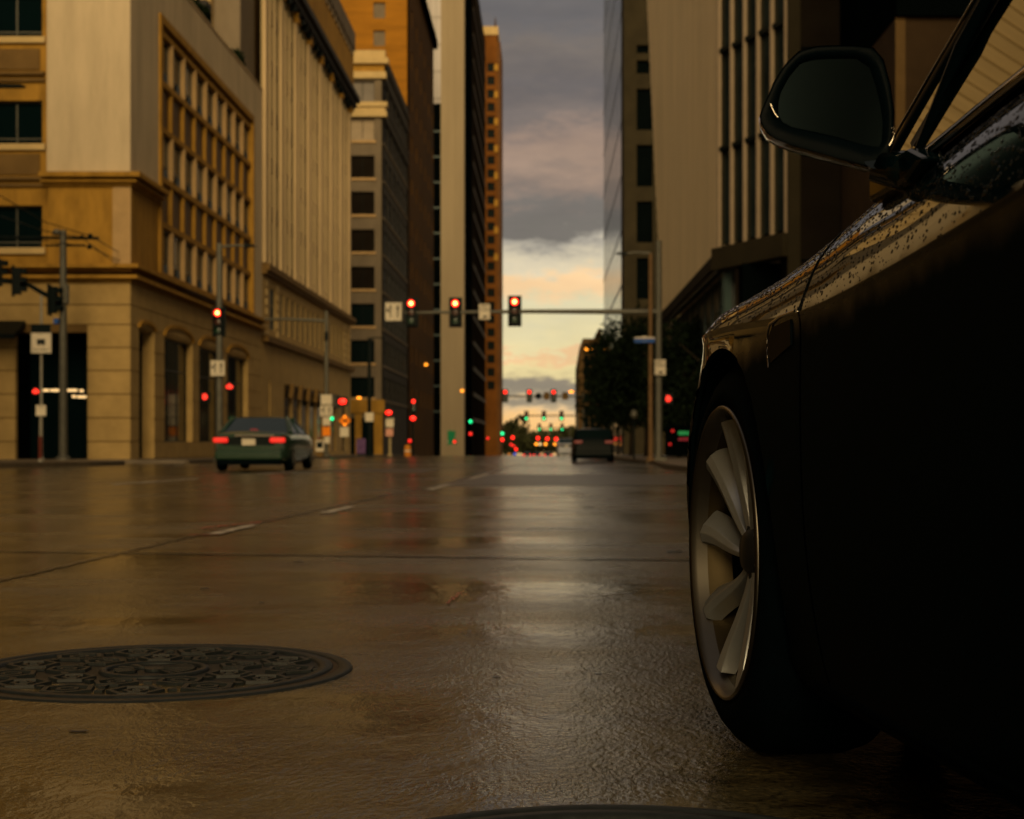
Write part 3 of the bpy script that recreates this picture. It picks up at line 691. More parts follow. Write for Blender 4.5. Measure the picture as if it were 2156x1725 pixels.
# splayed window bay towards the camera
p0 = Vector((XR, 80.0)); p1 = Vector((11.35, 74.0)); dv = (p1-p0); Ls = dv.length; ang = math.atan2(dv.y, dv.x)
def bay(name, u0, u1, d0, d1, z0, z1, m): return MB().box(u0, u1, d0, d1, z0, z1).build(name, m, Rb, (p0.x, p0.y, 0), ang)
bay('bay_glass', 0, Ls, .25, .4, 10.6, 56, mat('grey_glass', (.026,.034,.031), .5, .5, .4, spec=0))
mlm = MB().box(-.07, .07, -.10, .08, 0, 45).mesh('mullion', MULL); mlk = MB().box(-.06, .06, .082, .25, 0, 45).mesh('mullion_backing', mat('olive_metal', (.03,.027,.016), .6, .2, 2))
for k in range(6):
    u = .12 + 1.28*k
    if u > Ls: break
    obj('mullion', mlm, Rb, (p0.x+math.cos(ang)*u, p0.y+math.sin(ang)*u, 10.35), ang)
    obj('mullion_backing', mlk, Rb, (p0.x+math.cos(ang)*(u+.02), p0.y+math.sin(ang)*(u+.02), 10.45), ang)
for z_ in (15.3, 20.3, 25.3, 30.3, 35.3): bay('bay_band', 0, Ls, -.06, .24, z_, z_+.22, BLACKM)
bay('soffit_beam', -.1, Ls+.2, -.35, .6, 9.25, 10.35, BROWNT)
MB().box(XR-.1, XR+.6, 80.2, 121, 9.55, 10.25).build('soffit_beam', BROWNT, Rb)
MB().box(XR-.02, XR+.3, 80.2, 121, 9.2, 9.45).build('soffit_trim', BLACKM, Rb)
bay('street_column', .05, .40, .2, .55, -1, 9.2, TEALM)
MB().box(XR+.8, XR+1.0, 81, 121, -1, 9.5).build('ground_glass', mat('teal_glass', (.035,.05,.045), .3, .3, .3), Rb)
mg = MB().box(0, .12, 0, .1, -1, 9.5).mesh('glass_mullion', TEALM)
for k in range(10): obj('glass_mullion', mg, Rb, (XR+.7, 82+4*k, 0))
MB().box(9.6, 22, 76.6, 78.2, -1, 9.24).build('shop_wall', BLACKST, Rb)
# dark bay between ribbed tower and the panel building
Dk = thing('dark_stone_building', 'near black granite building behind the car mirror, without windows', 'building', (11.4, 74, G(74)))
MB().box(11.42, 30, 73.9, 76.4, -1, 60).build('wall', DARKST, Dk)
MB().box(11.36, 11.95, 73.7, 73.9, -1, 60).build('corner_pier', BROWNT, Dk)
for k in range(9): MB().box(12.0, 30, 73.84, 73.9, 4+5*k, 4.12+5*k).build('joint_trim', BLACKST, Dk)
ZP = 62
Pn = thing('brown_panel_building', 'brown concrete wall panel under black fascia seen beyond the car windscreen pillar', 'building', (XX(1887,ZP), ZP, G(ZP)))
MB().box(XX(1887,ZP), 34, ZP, ZP+11.5, -1, HH(37,ZP)).build('wall', BROWNP, Pn)
MB().box(XX(1885,ZP), 34, ZP-.25, ZP+11.6, HH(37,ZP)+.01, 34).build('fascia', BLACKST, Pn)
MB().box(XX(1887,ZP)-.04, XX(1887,ZP)+.35, ZP-.05, ZP, -1, HH(37,ZP)).build('edge_trim', mat('panel_trim', (.14,.085,.03), .8, .2, 1), Pn)
# brown tower with deep windows
ZB = 250
Bt = thing('brown_tower', 'tall dark brown tower with one column of deep black windows', 'building', (XX(1313,ZB), ZB, G(ZB)))
xb = XX(1313.5, ZB)
rowsT = [(HH(630,ZB),HH(543,ZB)),(HH(511,ZB),HH(424,ZB)),(HH(393,ZB),HH(305,ZB)),(HH(274,ZB),HH(187,ZB)),(HH(155,ZB),HH(127,ZB)),(HH(112,ZB),HH(95,ZB))]
c0 = XX(1340.5,ZB)-xb
facade(Bt, xb, ZB, 0, [(c0, c0+2.55), (c0+4.5, c0+7.0)], rowsT, 14, -6, 95, BROWNT, 1.0, BLACKST, BLACKST, 1)
core(Bt, xb+.1, xb+14, ZB+1.05, ZB+11, -6, 94, BROWNT)
# mirror glass tower
Mg = thing('mirror_glass_tower', 'slim mirror glass tower reflecting the clouds beside the open sky', 'building', (12.7, 263, G(263)))
xm = 12.75
MB().box(xm, xm+22, 262.5, 349, -6, 120).build('glass_wall', SKYGLASS, Mg)
fl = MB()
mj = mat('glass_joint', (.16,.17,.18), .4, 0, metal=.5)

MB().box(xm-.08, xm-.001, 262.4, 263.1, -6, 120).build('corner_trim', mj, Mg)
gf = MB().box(-.035, -.001, 0, .3, -6, 120).mesh('glass_fin', mat('fin_bluegrey', (.13,.145,.17), .6, .2, .1, spec=0))  # fins added to break up the glancing sky reflection in the glass
for k in range(12): MB().box(xm-.02, xm-.001, 262.5, 349, 8+9.3*k, 8.5+9.3*k).build('floor_line', MATS['fin_bluegrey'], Mg)
for k in range(17): obj('glass_fin', gf, Mg, (xm, 264+5*k, 0))
# brown hotel far right with turret
ZH = 400
Hh = thing('small_brown_building', 'brown building with small turret and lit lamp, half hidden by the dark trees', 'building', (9, ZH, G(ZH)))
h_ = MB().prism([(XX(1217.5,ZH),-8),(XX(1217.5,ZH),HH(765,ZH)),(XX(1222,ZH),HH(740,ZH)),(XX(1227,ZH),HH(713,ZH)),(XX(1290,ZH),HH(713,ZH)),(XX(1290,ZH),-8)], ZH, ZH+40, 'y').build('wall', BROWNT if False else mat('dun_brick', (.16,.095,.035), .9, .4, .15), Hh)
MB().prism([(XX(1253,ZH),HH(713,ZH)),(XX(1256,ZH),HH(700,ZH)),(XX(1260,ZH),HH(692,ZH)),(XX(1265,ZH),HH(692,ZH)),(XX(1269,ZH),HH(713,ZH))], ZH+.1, ZH+8, 'y').build('turret', BRICKD, Hh)
fme, pme = window_mesh(1.3, 2.6, 1, BLACKM, GLASS2, None, .1)
for i in range(3):
    for k in range(8):
        w_ = obj('window', fme, Hh, (XX(1229+13*i, ZH), ZH-.06, HH(745+26*k, ZH))); p_ = bpy.data.objects.new('pane', pme); COL.objects.link(p_); p_.parent = w_
MB().box(XX(1232,ZH), XX(1247,ZH), ZH-.5, ZH-.1, HH(738,ZH), HH(733,ZH)).build('wall_lamp', E_ORG, Hh)
# unseen blocks beside and behind the camera, added and raised to shade the street
NearR = thing('shade_block_right', 'unseen dark office block added to shade the street, beside and behind the black car', 'building', (14, -60, 0))
facade(NearR, 14, 18, -R90, [(3+5.2*k, 3+5.2*k+3.4) for k in range(28)], [(4+4.4*k, 4+4.4*k+2.6) for k in range(8)], 150, -1, 42, DARKST, .5, BLACKM, GLASS, 2, wins=False)
core(NearR, 14.5, 44, -132, 18, -1, 41.9, BLACKST)
NearL = thing('shade_block_left', 'unseen gold stone block with big teal windows, added for shade and car reflections', 'building', (XA, -60, 0))
facade(NearL, XA, -20, R90, [(2+5.2*k, 2+5.2*k+3.8) for k in range(10)], [(5.3+5*k, 5.3+5*k+3.4) for k in range(6)], 54, -1, 36, STONE, .12, BLACKM, mat('teal_window', (.05,.15,.15), .15, .5, .6, spec=.6), 3, .4)  # teal panes chosen to tint the reflection in the car window
MB().box(XA-.6, XA, -90, -20, -1, 36).build('wall', STONE, NearL)
core(NearL, -50, XA-.62, -90, 34, -1, 35.9, BLACKST)
for z_ in (4.6, 35.4): MB().box(XA-.2, XA+.5, -90, 34, z_, z_+.5).build('cornice', LIME, NearL)

# ------------------------------------------------------------------ trees
def tree(x, y, h, r, label, seed, m=LEAF, n=6500, leaf=.13, grp='street trees along the right kerb'):
    z = G(y)+.12; t_ = thing('street_tree', label, 'tree', (x, y, z), 0, grp)
    tr = MB().tube([(0,0,-.1),(.05,0,h*.25),(.0,.1,h*.5)], [.17,.13,.09], 8)
    rnd = random.Random(seed)
    for k in range(7):
        a = k*2.4; e = rnd.uniform(.5,.85); tr.tube([(0,.05,h*(.28+.03*k)), (r*.35*math.cos(a), r*.35*math.sin(a), h*(.42+.04*k)), (r*e*math.cos(a), r*e*math.sin(a), h*(.55+.05*k))], [.07,.05,.02], 6)
    local('trunk', tr, BARK, t_)
    local('crown', leaves(n, 0, 0, h*.56, r, r, h*.44, leaf, seed), m, t_)
    return t_
tree(8.3, 98, 8.8, 3.4, 'dense dark street tree nearest the signal mast, against the ribbed wall', 11, n=9000, leaf=.17)
tree(7.1, 112, 10.4, 3.9, 'dense dark street tree just left of the lamp pole', 12, n=9000, leaf=.18)
tree(6.9, 128, 11.8, 4.2, 'tallest dark street tree, crown top just under the mast arm', 13, n=9000, leaf=.19)
tree(6.9, 150, 11.6, 3.9, 'dark street tree whose crown reaches furthest left into the sky gap', 14, n=9000, leaf=.2)
tree(9.9, 84, 8.2, 3.4, 'low dark tree on the pavement close behind the car fender', 15, n=7000, leaf=.15)
sp = tree(8.2, 128, 13.6, 1.5, 'sparse leafy treetop poking above the dark trees', 16, n=260, leaf=.2)
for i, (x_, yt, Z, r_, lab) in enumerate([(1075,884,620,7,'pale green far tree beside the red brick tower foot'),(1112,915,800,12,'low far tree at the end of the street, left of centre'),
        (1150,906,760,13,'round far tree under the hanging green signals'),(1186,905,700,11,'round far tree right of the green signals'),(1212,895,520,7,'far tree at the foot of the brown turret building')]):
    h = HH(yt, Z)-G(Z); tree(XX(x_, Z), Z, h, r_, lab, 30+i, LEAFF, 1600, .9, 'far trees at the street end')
fw = leaves(2500, 0, 900, 0, 60, 20, 8, 1.8, 77); stuff(fw.build('far_woods', LEAFF)); 

# ------------------------------------------------------------------ street signals, poles and signs
def signal_meshes():
    hs = MB().box(-.19, .19, 0, .30, -.56, .56).mesh('housing', BLACKM)
    bp = MB().box(-.29, .29, .30, .33, -.66, .66).mesh('backplate', BLACKM)
    vi = MB()
    n = 14
    for k in range(n):
        a0 = -PI*.12+PI*1.24*k/n; a1 = -PI*.12+PI*1.24*(k+1)/n
        pts = [(.165*math.cos(a), .165*math.sin(a)) for a in (a0, a1)]
        vi.add([(pts[0][0],0,pts[0][1]),(pts[1][0],0,pts[1][1]),(pts[1][0],-.24,pts[1][1]),(pts[0][0],-.24,pts[0][1])], [(0,1,2,3)], True)
    vi = vi.mesh('visor', BLACKM)
    def disc(m, r_=.15, y=-.012): return MB().lathe([(0,y-.02),(r_*.6,y-.014),(r_,y)], 20, 'y').mesh('lens', m)
    return hs, bp, vi, disc
HS, BP, VI, DISC = signal_meshes()
LENS = {'R': DISC(E_RED), 'r': DISC(OFFLENS_R), 'y': DISC(OFFLENS_Y), 'g': DISC(OFFLENS_G), 'G': DISC(E_GRN, .15)}
HOT = MB().lathe([(0,-.06),(.05,-.055),(.085,-.045)], 14, 'y').mesh('bulb', E_HOT)
def signal(x, y_, Z, lit, label, rz=0, grp=None, sc=1.0, far=False, hot=True, back=True):
    p = P(x, y_, Z); t_ = thing('traffic_signal', label, 'traffic light', p, rz, grp); t_.scale = (sc,)*3
    local('housing', HS, BLACKM, t_)
    if back: local('backplate', BP, BLACKM, t_)
    for k, s_ in enumerate('ryg'):
        on = {'R':'r','G':'g','':'' }.get(lit, '') == s_
        z = .37-.37*k
        me = LENS[lit] if on else LENS[s_]
        l_ = local('lens', me, None, t_, (0,0,z))
        if on and lit == 'R' and hot and not far: local('bulb', HOT, None, l_)
        if not far: local('visor', VI, None, t_, (0,0,z))
    return t_
GS = 'traffic signals on the near mast arm'
signal(865.5, 657, 63.2, 'R', 'lit red traffic signal furthest left on the near mast arm, beside arrow sign', 0, GS, .92)
signal(958.5, 657, 63.2, 'R', 'lit red traffic signal in the middle of the near mast arm', 0, GS, .92)
signal(1083.5, 654, 63.2, 'R', 'lit red traffic signal hanging against the open sky', 0, GS, .95)
signal(458, 677, 62.8, 'R', 'lit red traffic signal on pole above the green sedan', 0, 'traffic signals', .92)
# mast pole and arm
Zm = 63.5; gm_ = G(Zm)+.13
t_ = thing('signal_mast', 'tall grey steel mast with long horizontal arm across the street', 'signal mast', (XX(1386,Zm), Zm, gm_))
xm_ = XX(1386.5, Zm)
MB().tube([(xm_, Zm, gm_), (xm_, Zm, gm_+.3), (xm_, Zm, HH(507,Zm))], [.20,.15,.12], 12).build('mast_pole', GALV, t_)
MB().tube([(xm_, Zm, HH(657,Zm)), (XX(1120,Zm), Zm, HH(656,Zm)), (XX(852,Zm), Zm, HH(659,Zm))], [.12,.085,.05], 10).build('mast_arm', GALV, t_)
MB().box(xm_-.3, xm_+.3, Zm-.3, Zm+.3, gm_-.02, gm_+.12).build('base_plate', GALV, t_, bevel=.02)
def pole(x, Z, ytop, r_, label, m=GALV, name='lamp_pole', cat='pole', grp=None, yb=None):
    g_ = G(Z)+.13; t_ = thing(name, label, cat, (XX(x,Z), Z, g_), 0, grp)
    MB().tube([(XX(x,Z), Z, g_), (XX(x,Z), Z, HH(ytop,Z))], [r_*1.25, r_], 10).build('shaft', m, t_)
    MB().lathe([(r_*2.2,0),(r_*2.2,.12),(r_*1.4,.2),(0,.2)], 12, c=(XX(x,Z), Z, g_-.02)).build('base', m, t_)
    return t_
lp = pole(1369.5, 61.5, 534, .075, 'thin rusty street lamp pole with short arm reaching left', GALVO)
MB().tube([P(1369.5,534,61.5), P(1340,532,61.5), P(1318,534,61.5)], [.06,.045,.04], 8).build('lamp_arm', GALV, lp)
MB().prism([(XX(1296,61.5),0),(XX(1320,61.5),-.05),(XX(1320,61.5),.07),(XX(1300,61.5),.04)], 61.35, 61.65, 'y').build('lamp_head', BLACKM, lp, (0,0,HH(535,61.5)))
lp2 = pole(462, 63.0, 513, .12, 'grey lamp pole rising above the green sedan, with arm to the right', GALV)
MB().tube([P(462,520,63), P(500,517,63), P(520,519,63)], [.06,.05,.04], 8).build('lamp_arm', GALV, lp2)
MB().prism([(XX(515,63),-.05),(XX(540,63),0),(XX(536,63),.06),(XX(515,63),.08)], 62.85, 63.15, 'y').build('lamp_head', BLACKM, lp2, (0,0,HH(519,63)))
# signs
def sign(x0, x1, y0, y1, Z, label, m=SIGNW, grp=None, draw=None, name='road_sign', cat='sign'):
    cx_, cz = XX((x0+x1)/2, Z), HH((y0+y1)/2, Z); w = (x1-x0)*Z/F; h = (y1-y0)*Z/F
    t_ = thing(name, label, cat, (cx_, Z, cz), 0, grp)
    local('plate', MB().box(-w/2, w/2, 0, .02, -h/2, h/2), m, t_, bevel=.006)
    local('border', MB().box(-w*.46, w*.46, -.004, -.002, h*.455, h*.465).box(-w*.46, w*.46, -.004, -.002, -h*.465, -h*.455).box(-w*.465, -w*.455, -.004, -.002, -h*.46, h*.46).box(w*.455, w*.465, -.004, -.002, -h*.46, h*.46), SIGNK, t_)
    if draw: draw(t_, w, h)
    return t_
def arrow(up=True, left=False):
    mb = MB()
    mb.box(-.05, .05, -.008, -.004, -.45, .15); mb.prism([(-.16,.12),(.16,.12),(0,.45)], -.008, -.004, 'y')
    return mb
def arrows(t_, w, h):
    l1 = local('lettering', MB().box(-.05,.05,-.012,-.006,-.32,.12).prism([(-.05,.12),(.05,.12),(.05,.0),(-.22,.0),(-.22,.12)][:4], -.011, -.005, 'y').prism([(-.22,-.06),(-.22,.22),(-.42,.08)], -.0125, -.0065, 'y').prism([(-.12,.16),(.12,.16),(0,.42)], -.0115, -.0055, 'y'), SIGNK, t_, (-w*.18, 0, 0)); l1.scale = (w*.65, 1, h)
    l2 = local('lettering', MB().box(-.06,.06,-.012,-.006,-.32,.12).prism([(-.15,.12),(.15,.12),(0,.42)], -.0115, -.0055, 'y'), SIGNK, t_, (w*.26, 0, 0)); l2.scale = (w*.65, 1, h)
    local('divider', MB().box(-w*.006, w*.006, -.008, -.004, -h*.45, h*.45), SIGNK, t_, (w*.06,0,0))
def lines_block(lines, blk=True):
    def f(t_, w, h):
        n = len(lines)
        for i, tx in enumerate(lines):
            me = text_mesh(tx, h*.2, SIGNK, .002); o_ = local('lettering', me, None, t_, (0, -.006, h*(.33-.22*i))); o_.scale = (min(1.3, w*.8/(len(tx)*h*.115)), 1, 1)
        if blk: local('symbol', MB().prism([(-w*.2,-.0),(w*.05,h*.06),(w*.2,h*.05),(w*.2,-h*.07),(-w*.05,-h*.07)], -.009, -.004, 'y'), SIGNK, t_, (0,0,-h*.32))
    return f
sign(811, 846, 637, 676, 63.2, 'square white sign with left turn and straight arrows at left end of the mast arm', draw=arrows)
sign(1008, 1032, 640, 673, 63.2, 'upright white lane sign on the mast arm between two red signals', draw=lines_block(['LEFT','TURN']))
sign(1378, 1402, 757, 790, 63.2, 'upright white sign on the signal mast below the arm', draw=lines_block(['LEFT','TURN']))
sign(443, 473, 759, 792, 62.7, 'white square arrow sign on the pole behind the green sedan', draw=arrows)
sn = sign(1335, 1379, 713, 722, 61.3, 'blue and white street name blade on the thin lamp pole', SIGNB, name='street_name_sign')
local('lettering', text_mesh('- --- -', .12, SIGNW, .002), None, sn, (0,-.006,0))
local('top_plate', MB().prism([(-.43,.085),(-.36,.14),(-.12,.15),(0,.19),(.12,.15),(.36,.14),(.43,.085)], -.002, .02, 'y'), SIGNW, sn)
def handlight(x, y_, Z, s, label, m=E_HAND, sx=1.0, name='pedestrian_signal'):
    p = P(x, y_, Z); t_ = thing(name, label, 'crossing signal', p)
    local('housing', MB().box(-.22*s, .22*s, .03, .22, -.25*s, .25*s), BLACKM, t_, bevel=.02)
    hb = MB().sphere((0,0,-.02*s), .11*s, 10, 6, (sx,.25,1.0))
    for k in range(4): hb.box((-.085+.045*k)*s, (-.055+.045*k)*s, -.02, .01, .04*s, (.15 if k in (1,2) else .12)*s)
    hb.box(.09*s, .12*s, -.02, .01, -.06*s, .05*s)
    local('hand_symbol', hb, m, t_); return t_
handlight(1407, 840, 63.3, .95, 'red hand crossing signal beside the right hand signal mast')
handlight(431, 836, 62.9, .9, 'red hand crossing signal left of the pole above the sedan')
handlight(483, 814, 63.0, .75, 'red crossing signal right of the pole above the sedan', sx=1.8)
handlight(75, 824, 69, .8, 'red crossing signal low in front of the dark entrance at far left', sx=1.8)
# far left corner
up = pole(133, 70, 485, .15, 'heavy dark steel wire pole in front of the corner building', GALV, 'wire_pole', 'pole')
MB().tube([P(-30,500,70), P(208,502,70)], .07, 8).tube([P(95,517,70), P(180,517,70)], .05, 8).build('cross_arm', BLACKM, up)
MB().lathe([(.0,.1),(.12,.1),(.2,0),(.22,-.15),(0,-.15)], 12, c=P(120,488,70)).build('lamp_head', GALV, up)
ins = MB().sphere((0,0,0), .12, 8, 5)
for (x_, y_) in ((190,497),(172,500),(188,520)): 
    p = P(x_, y_, 70); MB().sphere(p, .12, 8, 5).build('insulator', BLACKM, up)
def wire(pts, label):
    mb = MB().tube([P(*q_) for q_ in pts], .022, 6); o_ = mb.build('overhead_wire', BLACKM); return tag(o_, label, 'wire', 'overhead wires across the corner')
wire([(-60,385,60),(0,412,62),(95,468,68),(190,497,70),(230,520,73),(275,545,78),(330,578,86)], 'upper thin overhead wire sloping down to the cornice corner')
wire([(-60,430,60),(0,455,62),(95,487,68),(172,500,70),(230,545,73),(275,572,78),(325,595,86)], 'lower thin overhead wire sloping down to the cornice corner')
wire([(-60,500,66),(60,503,68),(188,520,70),(275,560,77),(460,640,90)], 'thin overhead wire running right behind the red signal pole')
sa = thing('bracket_mast', 'dark diagonal bracket arm holding signals turned away at far left', 'signal mast', P(133,640,70))
MB().tube([P(-30,585,69.8), P(60,600,69.8), P(133,642,69.9)], [.09,.10,.12], 8).build('arm', BLACKM, sa)
MB().box(XX(137,70), XX(146,70), 69.7, 70, HH(640,70), HH(600,70)).build('controller_box', GALV, sa)
signal(44, 592, 69.5, '', 'unlit dark traffic signal turned away, hanging at far left above the bus stop sign', PI*.55, 'signals turned away at far left', 1.05)
signal(4, 575, 69.5, '', 'unlit dark traffic signal cut off by the left edge of photo', PI*.55, 'signals turned away at far left', 1.05)
signal(120, 632, 69.6, '', 'unlit dark traffic signal fixed to the left side of the wire pole', PI*.5, 'signals turned away at far left', 1.05)
bs = pole(87, 64, 560 if False else 622, .05, 'pale bus stop pole at far left', mat('pale_pole', (.24,.22,.17), .5, .2, 4), 'bus_stop_pole', 'pole')
MB().box(XX(66,63.9), XX(107,63.9), 63.85, 63.9, HH(701,63.9), HH(683,63.9)).build('header_plate', BLACKM, bs)
def bus(t_, w, h):
    local('symbol', MB().box(-w*.2, w*.2, -.01, -.004, -h*.1, h*.16).box(-w*.15, -w*.08, -.0095, -.0035, -h*.16, -h*.1).box(w*.08, w*.15, -.0095, -.0035, -h*.16, -h*.1), SIGNK, t_, (0,0,h*.03))
    o_ = local('lettering', text_mesh('BUS ONLY', h*.17, SIGNK, .002), None, t_, (0,-.006,-h*.32))
sign(65, 108, 701, 744, 63.8, 'white square bus sign below black header at far left', draw=bus)
ss = pole(85, 52, 880, .035, 'short post with small white plate at far left kerb', mat('pale_pole', (.24,.22,.17), .5, .2, 4), 'sign_post', 'pole')
MB().tube([(XX(85,52),52,G(52)+.1),(XX(85,52),52,G(52)+1.0)], .07, 8).build('red_sleeve', mat('red_sleeve', (.10,.02,.012), .6, .2, 5), ss)
sign(75, 97, 853, 876, 51.9, 'small white plate on short post at far left', draw=lines_block(['NO'], False))
MB().box(XX(118,70), XX(128,70), 69.6, 69.8, HH(683,70), HH(672,70)).build('blue_plate', SIGNB, up)
sd = thing('street_light_head', 'dark street lamp head poking in from the left edge above the entrance', 'lamp', P(0,186,58))
MB().prism([(-.8,-.03),(.86,-.02),(.95,.03),(.8,.09),(-.8,.12)], -.12, .12, 'y').build('lamp_head', BLACKM, sd, P(0,184,58))
MB().tube([P(-40,186,58), P(0,185,58)], .04, 6).build('arm', GALV, sd)

# mast at the second corner on the left and its sign stack
ZL = 108
ml = pole(687, ZL, 655, .14, 'grey lamp pole carrying a stack of signs outside the limestone block', GALV, 'sign_pole', 'pole')
MB().tube([P(687,676,ZL), P(600,672,ZL), P(480,673,ZL)], [.12,.10,.06], 8).build('arm', GALV, ml)
MB().box(XX(683,ZL-.2), XX(692,ZL-.2), ZL-.4, ZL-.2, HH(715,ZL), HH(700,ZL)).build('junction_box', BLACKM, ml)
gss = 'signs stacked on the pole outside the limestone block'
sign(675, 699, 831, 852, ZL-.5, 'topmost blank white sign of the stack outside the limestone block', grp=gss)
sign(673.5, 700, 854, 877, ZL-.5, 'white twin arrow sign, second from the top of its stack', grp=gss, draw=arrows)
sign(679, 695.5, 879, 896, ZL-.5, 'narrow white sign just above the orange one', grp=gss)
sign(678.5, 695.5, 899, 918, ZL-.5, 'orange construction sign in the stack on the pole', SIGNO, grp=gss)
sign(682.5, 694.5, 919.5, 934, ZL-.5, 'small white sign at the bottom of its stack', grp=gss)
bx = thing('news_box', 'white newspaper box standing on the left pavement behind the sedan', 'news box', (XX(674,104), 104, G(104)+.13))
local('cabinet', MB().box(-.27,.27,-.2,.2,.35,1.1), SIGNW, bx, bevel=.03); local('legs', MB().box(-.2,.2,-.15,.15,0,.35), STONE_D, bx); local('door', MB().box(-.2,.2,-.215,-.2,.6,1.0), GLASS2, bx)
# orange diamond sign
od = thing('construction_sign', 'orange diamond construction sign with two lamps near arched doorway', 'sign', P(726,886,106))
dd = .42; local('plate', MB().prism([(0,-dd),(dd,0),(0,dd),(-dd,0)], 0, .02, 'y'), SIGNO, od)
local('symbol', MB().prism([(-.1,-.1),(.1,-.1),(.12,.08),(-.05,.1)], -.008, -.003, 'y'), SIGNK, od)
for z_ in (.26, -.26): local('flasher', MB().sphere((0,-.05,z_), .06, 8, 5), E_ORG, od)
local('leg', MB().tube([(0,.04,dd*.2),(0,.04,-2.3)], .03, 6), GALV, od)
sign(715.5, 734.5, 899.5, 920, 105.6, 'white square sign under the orange diamond')
sign(768.5, 786.5, 869, 888, 120, 'white square sign on dark pole before the golden base storey')
pl3 = pole(777.5, 120.3, 712, .13, 'dark lamp pole in front of the slim grey tower', BLACKM)
MB().tube([P(777.5,714,120.3), P(790,711,120.3), P(810,713,120.3)], [.08,.06,.05], 6).build('lamp_arm', BLACKM, pl3)
sign(812, 829, 880, 900, 125, 'white square sign above a pinkish one at the second crossing')
sign(812, 828, 903, 919, 125, 'pinkish square sign below a white one at the second crossing', mat('sign_pink', (.60,.30,.22), .6, .1, 4))
p4 = pole(821, 125.3, 866, .09, 'slim post with two square signs at the second crossing', mat('pale_pole2', (.35,.28,.15), .6, .2, 3), 'sign_post', 'pole')
def lampdot(x, y_, Z, r_, m, label, name='signal_lamp', cat='lamp', grp=None, sx=1.0, housing=True):
    p = P(x, y_, Z); t_ = thing(name, label, cat, p, 0, grp)
    if housing: local('housing', MB().box(-r_*1.25*sx, r_*1.25*sx, .02, r_*1.2, -r_*1.5, r_*1.5), BLACKM, t_)
    local('lens', MB().lathe([(0,-.03),(r_*.7,-.02),(r_,0)], 14, 'y'), m, t_).scale = (sx,1,1)
    return t_
gl = 'small crossing signals down the left side'
lampdot(721, 845.6, 107, .19, E_RED, 'small red crossing signal in front of the arched doorway', grp=gl, sx=1.4)
lampdot(818.3, 869, 124.5, .17, E_RED, 'small red crossing signal above the white square sign', grp=gl, sx=1.5)
lampdot(869.4, 881, 150, .20, E_RED, 'small red crossing signal right below the glowing red signal head', grp=gl, sx=1.3)
lampdot(862.7, 928.6, 150, .16, E_RED2, 'small red lamp above the orange barrel', grp=gl)
lampdot(699, 881.6, 130, .14, E_GRN, 'small green lamp just right of the stacked signs', grp=gl)
lampdot(990.6, 887.7, 211, .20, E_GRN, 'green signal lamp at the foot of the dark tower wall', grp=gl)
lampdot(990.6, 913.6, 200, .20, E_RED2, 'red signal lamp straight below the green one at the dark tower foot', grp=gl)
lampdot(1027, 923, 220, .18, E_RED2, 'red lamp at foot of the red brick tower', grp=gl)
lampdot(957, 930, 190, .18, E_RED2, 'red lamp beside the green kerbside sign', grp=gl)
lampdot(897, 768, 235, .2, E_ORG, 'orange street lamp high against the brick tower side', 'street_lamp', sx=1.3, housing=False)
lampdot(756, 838, 185, .15, E_ORG, 'orange street lamp in front of the slim grey tower base', 'street_lamp', sx=1.9, housing=False)
lampdot(973, 823, 330, .3, E_ORG, 'orange street lamp at the foot of the cream tower', 'street_lamp', sx=1.2, housing=False)
lampdot(1203, 825, 158, .13, E_ORG, 'orange lamp at right end of the second mast arm', 'street_lamp', sx=2.2, housing=False)
s_ = signal(870.5, 854, 150, 'R', 'lit red signal head glowing in its housing at the second crossing left', 0, 'traffic signals', 1.05, True)
ps = pole(869.5, 150.5, 838, .08, 'signal post with two red lights at the second crossing left', BLACKM, 'signal_post', 'pole')
lampdot(942-0, 930, 190, .1, SIGNW, 'small pale plate beside the kerb near the dark tower', 'kerb_plate', 'sign')
gs_ = thing('green_sign', 'green kerbside sign leaning near the dark tower foot', 'sign', P(951,922,190)); local('plate', MB().prism([(-.5,-.9),(.3,-.7),(.5,.8),(-.5,.9)], 0, .05, 'y'), mat('sign_green', (.01,.20,.08), .6, 0), gs_)
# barrel, people-sized shapes and kerb clutter on the left
ob = thing('traffic_barrel', 'orange traffic barrel at the kerb of the second crossing', 'barrel', (XX(858,150), 150, G(150)))
local('body', MB().lathe([(.0,0),(.36,0),(.33,.1),(.30,1.0),(.22,1.1),(0,1.1)], 14), mat('barrel_orange', (.55,.20,.02), .6, .1, 3), ob)
local('band', MB().lathe([(.335,.45),(.33,.6)], 14), SIGNW, ob)
pb = thing('poster_stand', 'small purple poster stand on the left pavement', 'poster', (XX(760,140), 140, G(140)+.13)); local('panel', MB().box(-.4,.4,0,.06,.15,1.5), mat('purple_print', (.13,.07,.18), .7, .5, 2), pb); local('feet', MB().box(-.35,.35,-.1,.2,0,.15), BLACKM, pb)
